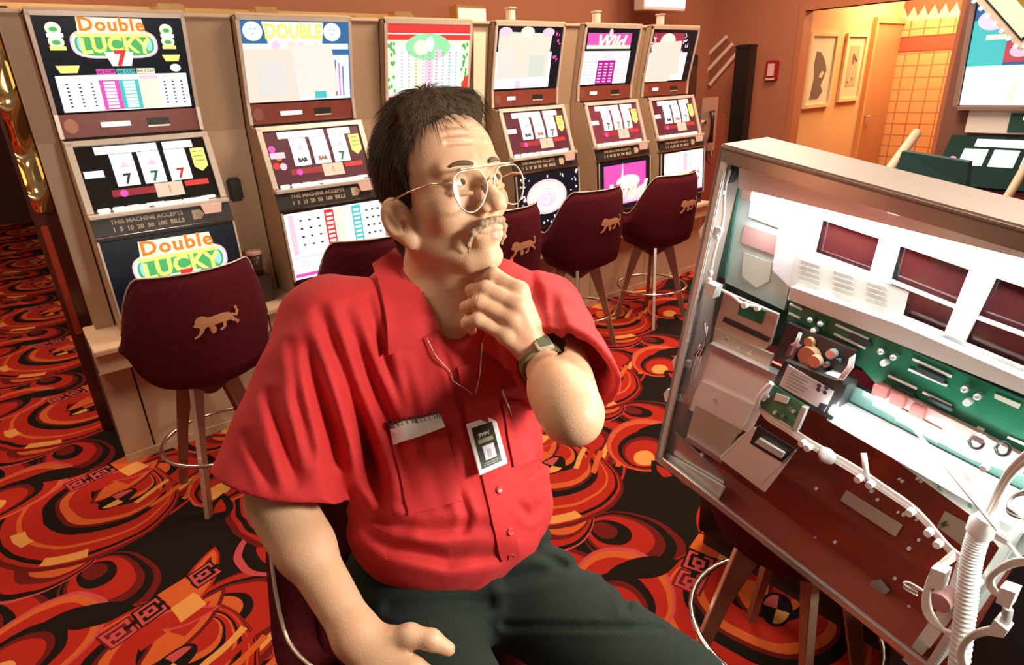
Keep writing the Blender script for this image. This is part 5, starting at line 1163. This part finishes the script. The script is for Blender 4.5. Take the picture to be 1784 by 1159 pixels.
# glasses: aviator frame, two lenses, bridge bar, temples
gm = mat('pale gold spectacle metal', (.72, .62, .44), .25, .9)
gl, t, p = newmat('clear spectacle lens'); tr = t.nodes.new('ShaderNodeBsdfTransparent'); tr.inputs[0].default_value = (.97, .98, .95, 1); gs = t.nodes.new('ShaderNodeBsdfGlossy'); gs.inputs['Roughness'].default_value = .04
mx = t.nodes.new('ShaderNodeMixShader'); mx.inputs[0].default_value = .12; t.links.new(tr.outputs[0], mx.inputs[1]); t.links.new(gs.outputs[0], mx.inputs[2]); t.links.new(mx.outputs[0], t.nodes['Material Output'].inputs[0])
gla = adopt(MB().tube([Vector(hw(.1070-.10*abs(s_)**1.7*2.2, s_, .016)) for s_ in np.linspace(-.050, .050, 13)], .0012, 8).build('glasses', gm, None, True))
def lens_pt(sg, a, k=1):
    c_, s_ = math.cos(a), math.sin(a)
    w_ = .0285*(1-.16*(s_ < 0)*abs(s_)); ss = .0345+c_*w_*k+(-.004*(s_ < 0)*abs(s_)*-1)
    uu = -.010+k*(s_*(.0275 if s_ > 0 else .031)); 
    if s_ > .55: uu = min(uu, -.010+k*.0215+.004*(s_-.55))
    return Vector(hw(.1080-.10*abs(ss)**1.7*2.2-.05*max(0, -uu-.01), ss*sg, uu))
for sg in (1, -1):
    ring = [lens_pt(sg, 2*math.pi*k/36) for k in range(36)]
    adopt(MB().tube(ring, .0011, 8, closed=True).build('lens_rim', gm, None, True), gla)
    cen = lens_pt(sg, 0, 0); fw_ = Vector(Hf)*.0012
    adopt(MB().add([cen+fw_*1.4]+[p_ for p_ in ring], [(0, k+1, (k+1) % 36+1) for k in range(36)]).build('lens', gl, None, True), gla)
    adopt(MB().tube([lens_pt(sg, .35)+Vector(Hs)*sg*.001, Vector(hw(.075, .074*sg, .004)), Vector(hw(.03, .082*sg, .0)), Vector(hw(-.012, .084*sg, -.006)), Vector(hw(-.028, .082*sg, -.022))], .0014, 8).build('temple_arm', gm, None, True), gla)
    adopt(MB().tube([lens_pt(sg, 3.3), Vector(hw(.100, .010*sg, -.004)), Vector(hw(.096, .0085*sg, -.014))], .0009, 6).build('nose_pad', gm, None, True), gla)
adopt(MB().tube([lens_pt(1, 2.9), Vector(hw(.111, 0, .001)), lens_pt(-1, 2.9)], .0014, 8).build('bridge', gm, None, True), gla)
# ---------------------------------------------------------------- clothes
FOLDS = [  # pixel polyline, width px, depth m (+ groove)
    ([(560, 545), (585, 620), (620, 720), (655, 830), (668, 900)], 13, .011), ([(600, 545), (640, 650), (690, 760), (712, 850)], 11, .006), ([(535, 610), (556, 680), (580, 770), (590, 850)], 17, .016),
    ([(470, 690), (492, 760), (515, 840)], 12, .010), ([(505, 600), (520, 700), (545, 800)], 10, .006), ([(430, 760), (455, 810), (470, 850)], 10, .005), ([(640, 520), (665, 610), (705, 720)], 9, .005),
    ([(600, 900), (680, 950), (780, 975), (880, 965)], 13, .008), ([(650, 905), (740, 925), (840, 915)], 11, .005), ([(590, 850), (640, 900), (700, 925)], 14, .008), ([(800, 860), (815, 900), (805, 925)], 8, .005),
    ([(905, 830), (950, 800), (968, 770)], 9, .006), ([(880, 700), (905, 760), (930, 800)], 9, .004), ([(960, 520), (975, 580), (985, 640)], 10, .007), ([(925, 480), (950, 560), (960, 640)], 9, .005), ([(1000, 590), (1030, 640), (1050, 665)], 9, .005),
    ([(700, 640), (735, 760), (770, 880)], 9, .004), ([(905, 880), (925, 900), (938, 880)], 8, .004), ([(770, 600), (800, 700), (835, 800)], 6, .003)]
def folds(P):
    px, py = pix(P); out = np.zeros(len(P)); Q = np.stack([px, py], 1)
    for pl, w_, dpth in FOLDS:
        dpth = dpth*1.3
        best = np.full(len(P), 1e9); sgn_ = np.zeros(len(P)); ns = len(pl)-1; si = 0
        for a, b in zip(pl[:-1], pl[1:]):
            a = np.array(a, float); b = np.array(b, float); ab = b-a; t_ = np.clip(((Q-a)@ab)/(ab@ab), 0, 1); dv = Q-a-t_[:, None]*ab; dd = np.linalg.norm(dv, axis=1)
            cr = (ab[0]*dv[:, 1]-ab[1]*dv[:, 0])/np.linalg.norm(ab); m_ = dd < best; best = np.where(m_, dd, best); sgn_ = np.where(m_, (si+t_)/ns, sgn_); si += 1
        dpth = dpth*np.sqrt(np.clip(np.sin(np.pi*(.04+.92*sgn_)), 0, 1))
        out += dpth*np.exp(-(best/w_)**2)-dpth*.55*np.exp(-((best-w_*1.9)/(w_*1.1))**2)
    wv = np.sin(P[:, 0]*55+P[:, 2]*38+2*np.sin(P[:, 1]*30))*.0014+np.sin(P[:, 2]*70-P[:, 0]*45+2*np.sin(P[:, 0]*41))*.0010
    return out+wv
Rs0, Rs1 = Rsh, at(494, 842, .90); Ls0, Ls1 = Lsh, Lsh+(Lelb-Lsh)*.66
rax, lax = _n(Rs1-Rs0), _n(Ls1-Ls0)
def shirt(P):
    t_ = ell(P, chest, (.178, .118, .175), TR); t_ = smin(t_, seg(P, Rsh-np.array((0, 0, .01)), Lsh-np.array((0, 0, .01)), .066, .060), .06)
    t_ = smin(t_, ell(P, belly, (.168, .128, .152), TR), .07)
    t_ = smin(t_, seg(P, at(700, 505, 1.0), at(865, 500, 1.03), .048), .05)
    fo = folds(P); t_ = t_+fo
    for s0, s1, ax, ra, rb, kk, axn in ((Rs0, Rs1, rax, .070, .100, .03, rax), (Ls0, Ls1, lax, .066, .073, .03, _n(lax-WM[:, 0]*.55))):
        pl = (P-s1)@axn; L_ = np.linalg.norm(s1-s0); e_ = rb+(rb-ra)/L_*.05
        sl = smax(seg(P, s0, s1+ax*.05, ra, e_)+fo, pl+np.sin(P[:, 0]*60+P[:, 2]*40)*.003, .004)
        hol = np.maximum(seg(P, s0, s1+ax*.08, ra-.013, e_-.012)+fo, -(pl+.05)); sl = smax(sl, -hol, .003); t_ = smin(t_, sl, kk)
    # open neck
    t_ = smax(t_, -seg(P, neck0+np.array((0, 0, .02)), at(776, 505, .99), .078, .074), .006)
    t_ = smax(t_, -seg(P, at(785, 500, .93), at(803, 612, .885), .050, .016), .006)
    return t_
redm_, t, p = newmat('red cotton shirt'); vec, (x, y, z) = coords(t)
t.links.new(mixc(t, noise(t, vec, 14, 3), (.45, .008, .010), (.64, .024, .022)), p.inputs['Base Color']); p.inputs['Roughness'].default_value = .78; p.inputs['Sheen Weight'].default_value = .12; p.inputs['Sheen Tint'].default_value = (1, .3, .3, 1)
b = t.nodes.new('ShaderNodeBump'); b.inputs['Strength'].default_value = .5; b.inputs['Distance'].default_value = .0015; t.links.new(noise(t, vec, 900, 2).o, b.inputs['Height']); t.links.new(b.outputs[0], p.inputs['Normal'])
sh = adopt(mesh_np('shirt', [surf(shirt, (.0, .34, .80), (.90, 1.08, 1.46), .0036, 2.2)], [redm_]))
def trous(P):
    d = ell(P, pelv+np.array((0, 0, .0)), (.158, .128, .118), TR); d = smin(d, ell(P, belly-np.array((0, 0, .07)), (.150, .112, .10), TR), .05)
    d = smin(d, seg(P, Rhip, Rkn, .094, .074), .05); d = smin(d, seg(P, Lhip, Lkn, .094, .074), .05)
    d = smin(d, seg(P, Rkn, Ran, .072, .058), .02); d = smin(d, seg(P, Lkn, Lan, .072, .058), .02)
    px, py = pix(P); w_ = np.zeros(len(P)); Q = np.stack([px, py], 1)
    for a, b, ww, dd in (((905, 960), (1010, 935), 10, .006), ((880, 1010), (1030, 985), 12, .007), ((1085, 985), (1092, 1060), 9, .006), ((880, 1090), (1150, 1095), 7, .004), ((900, 940), (980, 985), 9, .005), ((680, 1060), (850, 1050), 12, .005)):
        a = np.array(a, float); b = np.array(b, float); ab = b-a; t_ = np.clip(((Q-a)@ab)/(ab@ab), 0, 1); dist = np.linalg.norm(Q-a-t_[:, None]*ab, axis=1); w_ += dd*np.exp(-(dist/ww)**2)-dd*.5*np.exp(-((dist-ww*1.8)/ww)**2)
    return d+w_+np.sin(P[:, 0]*40+P[:, 1]*50+P[:, 2]*33)*.0012
tm = mat('dark olive black trousers', (.015, .021, .015), .9, var=.35, vscale=260, bump=.5, bscale=800, sheen=.04, spec=.2)
tro = adopt(mesh_np('trousers', [surf(trous, (-.0, .2, .30), (.8, 1.0, 1.06), .0042)], [tm]))
# shoes
def shoe(P, an, dr):
    a = an+np.array((0, 0, -.06)); d = seg(P, an, a, .040, .040); d = smin(d, seg(P, a-dr*.05, a+dr*.16, .040, .034), .02); return np.maximum(d, (a[2]-.036)-P[:, 2])
for an, dr in ((Lan, _n((.15, -1, 0))), (Ran, _n((-.15, -1, 0)))):
    adopt(mesh_np('shoe', [surf(lambda P: shoe(P, an, dr), an-.26, an+.24, .005)], [mat('black shoe leather', (.02, .018, .016), .3)]))
# ---- things sewn to or carried on the shirt: draped on the cloth
def fullsurf(P): return np.minimum(shirt(P), skin(P))
def drape(pts, off=.003, fn=shirt, far=1.3):
    pts = np.array(pts, float); dr = np.stack([(pts[:, 0]-CX), -(pts[:, 1]-CY), np.full(len(pts), FPX)], 1)/FPX
    D = dr@WM.T; t_ = np.full(len(pts), .62)
    for _ in range(90):
        d = fn(CAMP+D*t_[:, None]); t_ = np.minimum(t_+d*.6, far)
    bad = np.abs(fn(CAMP+D*t_[:, None])) > .01
    if bad.any() and not bad.all():
        for i in np.where(bad)[0]: j = np.where(~bad)[0]; t_[i] = t_[j[np.argmin(((pts[j]-pts[i])**2).sum(1))]]
    P = CAMP+D*t_[:, None]; e = .004
    N = np.stack([fn(P+np.eye(3)[i]*e)-fn(P-np.eye(3)[i]*e) for i in range(3)], 1); N /= np.linalg.norm(N, axis=1)[:, None]+1e-9
    return P+N*off, N
def patch(name, quad, nu, nv, off, th, mt, fn=shirt, par=None, smoothn=0):
    a, b, c_, d_ = [np.array(q, float) for q in quad]; U, V = np.meshgrid(np.linspace(0, 1, nu+1), np.linspace(0, 1, nv+1), indexing='ij'); U = U.ravel()[:, None]; V = V.ravel()[:, None]
    pts = (a*(1-U)+b*U)*(1-V)+(d_*(1-U)+c_*U)*V
    P, N = drape(pts, off, fn)
    if smoothn:
        G = P.reshape(nu+1, nv+1, 3)
        for _ in range(smoothn):
            Q = G.copy(); Q[1:-1] = (G[:-2]+G[1:-1]*2+G[2:])/4; G = Q.copy(); Q[:, 1:-1] = (G[:, :-2]+G[:, 1:-1]*2+G[:, 2:])/4; G = Q
        P = G.reshape(-1, 3)
    Q = P+N*th; n_ = len(P); F = []
    idx = lambda i, j: i*(nv+1)+j
    for i in range(nu):
        for j in range(nv): F.append((idx(i, j), idx(i+1, j), idx(i+1, j+1), idx(i, j+1))); F.append((n_+idx(i, j), n_+idx(i, j+1), n_+idx(i+1, j+1), n_+idx(i+1, j)))
    for i in range(nu): F += [(idx(i, 0), n_+idx(i, 0), n_+idx(i+1, 0), idx(i+1, 0)), (idx(i, nv), idx(i+1, nv), n_+idx(i+1, nv), n_+idx(i, nv))]
    for j in range(nv): F += [(idx(0, j), idx(0, j+1), n_+idx(0, j+1), n_+idx(0, j)), (idx(nu, j), n_+idx(nu, j), n_+idx(nu, j+1), idx(nu, j+1))]
    return adopt(MB().add(np.concatenate([P, Q]), F).build(name, mt, None, 'auto'), par or sh)
patch('chest_pocket', [(677, 765), (776, 742), (806, 872), (713, 898)], 10, 14, .0015, .0030, redm_, smoothn=1)
patch('chest_pocket', [(872, 700), (934, 692), (944, 795), (893, 815)], 8, 10, .0015, .0028, redm_, smoothn=1)
patch('placket', [(796, 640), (826, 632), (903, 965), (872, 978)], 4, 36, .0012, .0026, redm_, smoothn=1)
for (a, b) in ((868, 754+100), (886, 925), (890, 985-20)):
    P_, N_ = drape([(a, b)], .005); rot = Vector(N_[0]).to_track_quat('Z', 'Y').to_matrix().to_4x4()
    adopt(MB().lathe([(0, 0), (.0055, 0), (.0058, .0012), (.0045, .0020), (.0030, .0014), (0, .0014)], seg=16, M=Matrix.Translation(Vector(P_[0]))@rot).build('button', mat('red shirt button', (.62, .05, .05), .3), None, 'auto'), sh)
# collar leaves
patch('collar', [(652, 468), (690, 441), (762, 572), (682, 617)], 8, 12, .004, .0045, redm_, fn=fullsurf, smoothn=3)
patch('collar', [(862, 470), (890, 458), (902, 645), (836, 612)], 8, 12, .004, .0045, redm_, fn=shirt, smoothn=3)
# notepad in the pocket
npd = patch('notepad', [(672, 742), (764, 720), (775, 745), (680, 778)], 8, 4, .006, .006, mat('white notepad', (.92, .90, .86), .5), smoothn=2); npd.parent = None
npd.matrix_parent_inverse = Matrix.Identity(4)
Vn = [v.co.copy() for v in npd.data.vertices]; nh = len(Vn)//2; edge = [Vn[nh+i*5] for i in range(9)]; inn = [Vn[nh+i*5+1] for i in range(9)]; und = [Vn[i*5] for i in range(9)]
for k in range(18):
    f = (k+.5)/18*8; i = int(f); g = f-i; c_ = edge[i].lerp(edge[i+1], g); dv = (inn[i].lerp(inn[i+1], g)-c_).normalized(); nn_ = (c_-und[i].lerp(und[i+1], g)).normalized()
    adopt(MB().tube([c_-dv*.001+nn_*(.0042*math.cos(a)-.002)+dv*(.0052*math.sin(a)+.001) for a in [2*math.pi*j/10 for j in range(10)]], .0007, 5, closed=True).build('spiral_ring', gun, None, True), npd)
P_, N_ = drape([(690, 768), (702, 765), (702, 759), (690, 762)], .0135); 
tag(npd, 'small white spiral notepad tucked in the red shirt pocket', 'notepad')
# neck chain and badge
chp = mat('steel ball chain', (.80, .66, .55), .25, .8)
mb = MB(); pl = [(744, 590), (757, 614), (772, 637), (790, 658), (806, 674), (820, 686)]; pr = [(838, 598), (836, 622), (834, 648), (830, 670), (826, 684)]
def poly_pts(pl, n):
    pl = np.array(pl, float); d = np.r_[0, np.cumsum(np.linalg.norm(np.diff(pl, axis=0), axis=1))]; t_ = np.linspace(0, d[-1], n); return np.stack([np.interp(t_, d, pl[:, i]) for i in range(2)], 1)
def ballchain(pl, n):
    P_, _ = drape(poly_pts(pl, n), .005, fullsurf)
    for c_ in P_: mb.lathe([(0, -.0012), (.0010, -.0006), (.0013, 0), (.0010, .0006), (0, .0012)], seg=6, c=tuple(c_))
    mb.tube([Vector(c_) for c_ in P_], .0005, 5)
ballchain(pl, 44); ballchain(pr, 36)
cho = mb.build('badge_chain', chp, None, True); cho.location = (0, 0, 0)
badge = tag(cho, 'black and white identity badge hanging from a ball chain on the red shirt', 'badge')
cho.name = 'identity_badge'
Pb, Nb = drape([(848, 777)], .0)
def bp_(px, py, off=0.0):         # plane of the badge
    return Vector(at(px, py, 1.0)-CAMP)
c0 = Vector(Pb[0])+Vector(Nb[0])*.009; nb = Vector(Nb[0])
def onb(px, py, off=0.0):
    d = Vector(at(px, py, 1.0)-CAMP); o_ = Vector(CAMP); t_ = (c0+nb*off-o_).dot(nb)/d.dot(nb); return o_+d*t_
BQ = [(812, 740), (861, 724), (883, 808), (835, 829)]
def bq(u, v): a, b, c_, d_ = [np.array(q, float) for q in BQ]; r_ = (a*(1-u)+b*u)*(1-v)+(d_*(1-u)+c_*u)*v; return (r_[0], r_[1])
def brect(u0, v0, u1, v1, off, th, mt, nm): return adopt(MB().prism([onb(*bq(u, v), off) for u, v in ((u0, v0), (u1, v0), (u1, v1), (u0, v1))], nb*th).build(nm, mt, None), cho)
brect(0, 0, 1, 1, 0, .0022, mat('white badge rim', (.92, .88, .82), .4), 'holder'); brect(.14, .10, .87, .91, .0022, .0005, mat('black badge card', (.03, .032, .02), .3), 'card'); brect(.34, .50, .74, .78, .0028, .0004, mat('badge photo', (.72, .70, .74), .4), 'photo'); brect(.46, .58, .60, .76, .0033, .0003, mat('badge portrait', (.45, .42, .44), .5), 'portrait')
brect(.24, .36, .78, .44, .0028, .0004, mat('olive badge lettering', (.30, .30, .16), .5), 'name_strip'); brect(.26, .82, .76, .835, .0028, .0004, mat('grey badge line', (.4, .4, .3), .5), 'text_line'); brect(.24, .86, .70, .872, .0028, .0004, mat('grey badge line', (.4, .4, .3), .5), 'text_line')
mb = MB()
for lp_ in LIONP: mb.prism([onb(*bq(.28+.42*a, .36-.16*b), .0028) for a, b in lp_], nb*.0005)
adopt(mb.build('lion_emblem', mat('silver emblem', (.62, .62, .52), .4), None), cho)
adopt(MB().prism([onb(a, b, -.001) for a, b in ((829, 700), (838, 697), (846, 728), (832, 733))], nb*.002).build('strap', mat('clear vinyl strap', (.80, .66, .62), .25), None), cho)
adopt(MB().prism([onb(a, b, .0) for a, b in ((816, 682), (829, 676), (832, 696), (821, 701))], nb*.005).build('clip', alu, None), cho)
# pen clipped by the placket
P_, _ = drape([(872, 684), (877, 695), (881, 710), (886, 726)], .006); pen = MB().tube([Vector(c_) for c_ in P_], .0016, 8).build('pen', mat('silver pen', (.80, .70, .62), .25, .7), None, True); tag(pen, 'thin silver pen clipped to the red shirt beside the badge', 'pen')
adopt(MB().tube([Vector(P_[0])+Vector((0, 0, .006)), Vector(P_[0]), Vector(P_[1])], .0024, 8).build('cap', mat('silver pen', (.80, .70, .62), .25, .7), None, True), pen)
# watch
wd = Vector(Lwr-Lelb).normalized(); wc = Vector(Lelb+(Lwr-Lelb)*.93)+Vector((0,0,0))
e1 = wd.cross(Vector(WM[:, 2])).normalized(); e2 = wd.cross(e1)
wst = MB(); nn = 32; rr_ = .0335
vs = []
for k in range(nn):
    a = 2*math.pi*k/nn; d_ = e1*math.cos(a)+e2*math.sin(a)
    for (h_, r_) in ((-.008, rr_), (.008, rr_-.0008), (.008, rr_-.004), (-.008, rr_-.004)): vs.append(wc+d_*r_+wd*h_)
wst.add(vs, [(k*4+j, ((k+1) % nn)*4+j, ((k+1) % nn)*4+(j+1) % 4, k*4+(j+1) % 4) for k in range(nn) for j in range(4)])
watch = tag(wst.build('wristwatch', mat('olive leather strap', (.16, .13, .05), .5), None, 'auto'), 'silver rectangular wristwatch with a dark strap on the raised wrist', 'watch')
vw = (Vector(at(1010, 560, .70))-wc); vw = (vw-wd*vw.dot(wd)).normalized(); sdv = wd.cross(vw)
Mw = Matrix((( *sdv, 0), (*wd, 0), (*vw, 0), (0, 0, 0, 1))).transposed(); Mw.translation = wc+vw*.0325
adopt(MB().box((-.012, -.015, 0), (.012, .015, .006), .002, M=Mw).build('case', mat('steel watch case', (.85, .80, .70), .2, .8), None), watch); adopt(MB().box((-.0085, -.011, .006), (.0085, .011, .0068), M=Mw).build('dial', mat('dark green dial', (.10, .12, .05), .15), None), watch)
# the stool he sits on
c = copy_tree(proto); c.location = (.425, .865, 0); c.scale = (1, 1, .965); c.rotation_euler = (0, 0, math.radians(172)); c['label'] = 'velvet stool the man sits on, mostly hidden beneath and behind him'; c['group'] = 'stools near the open door'
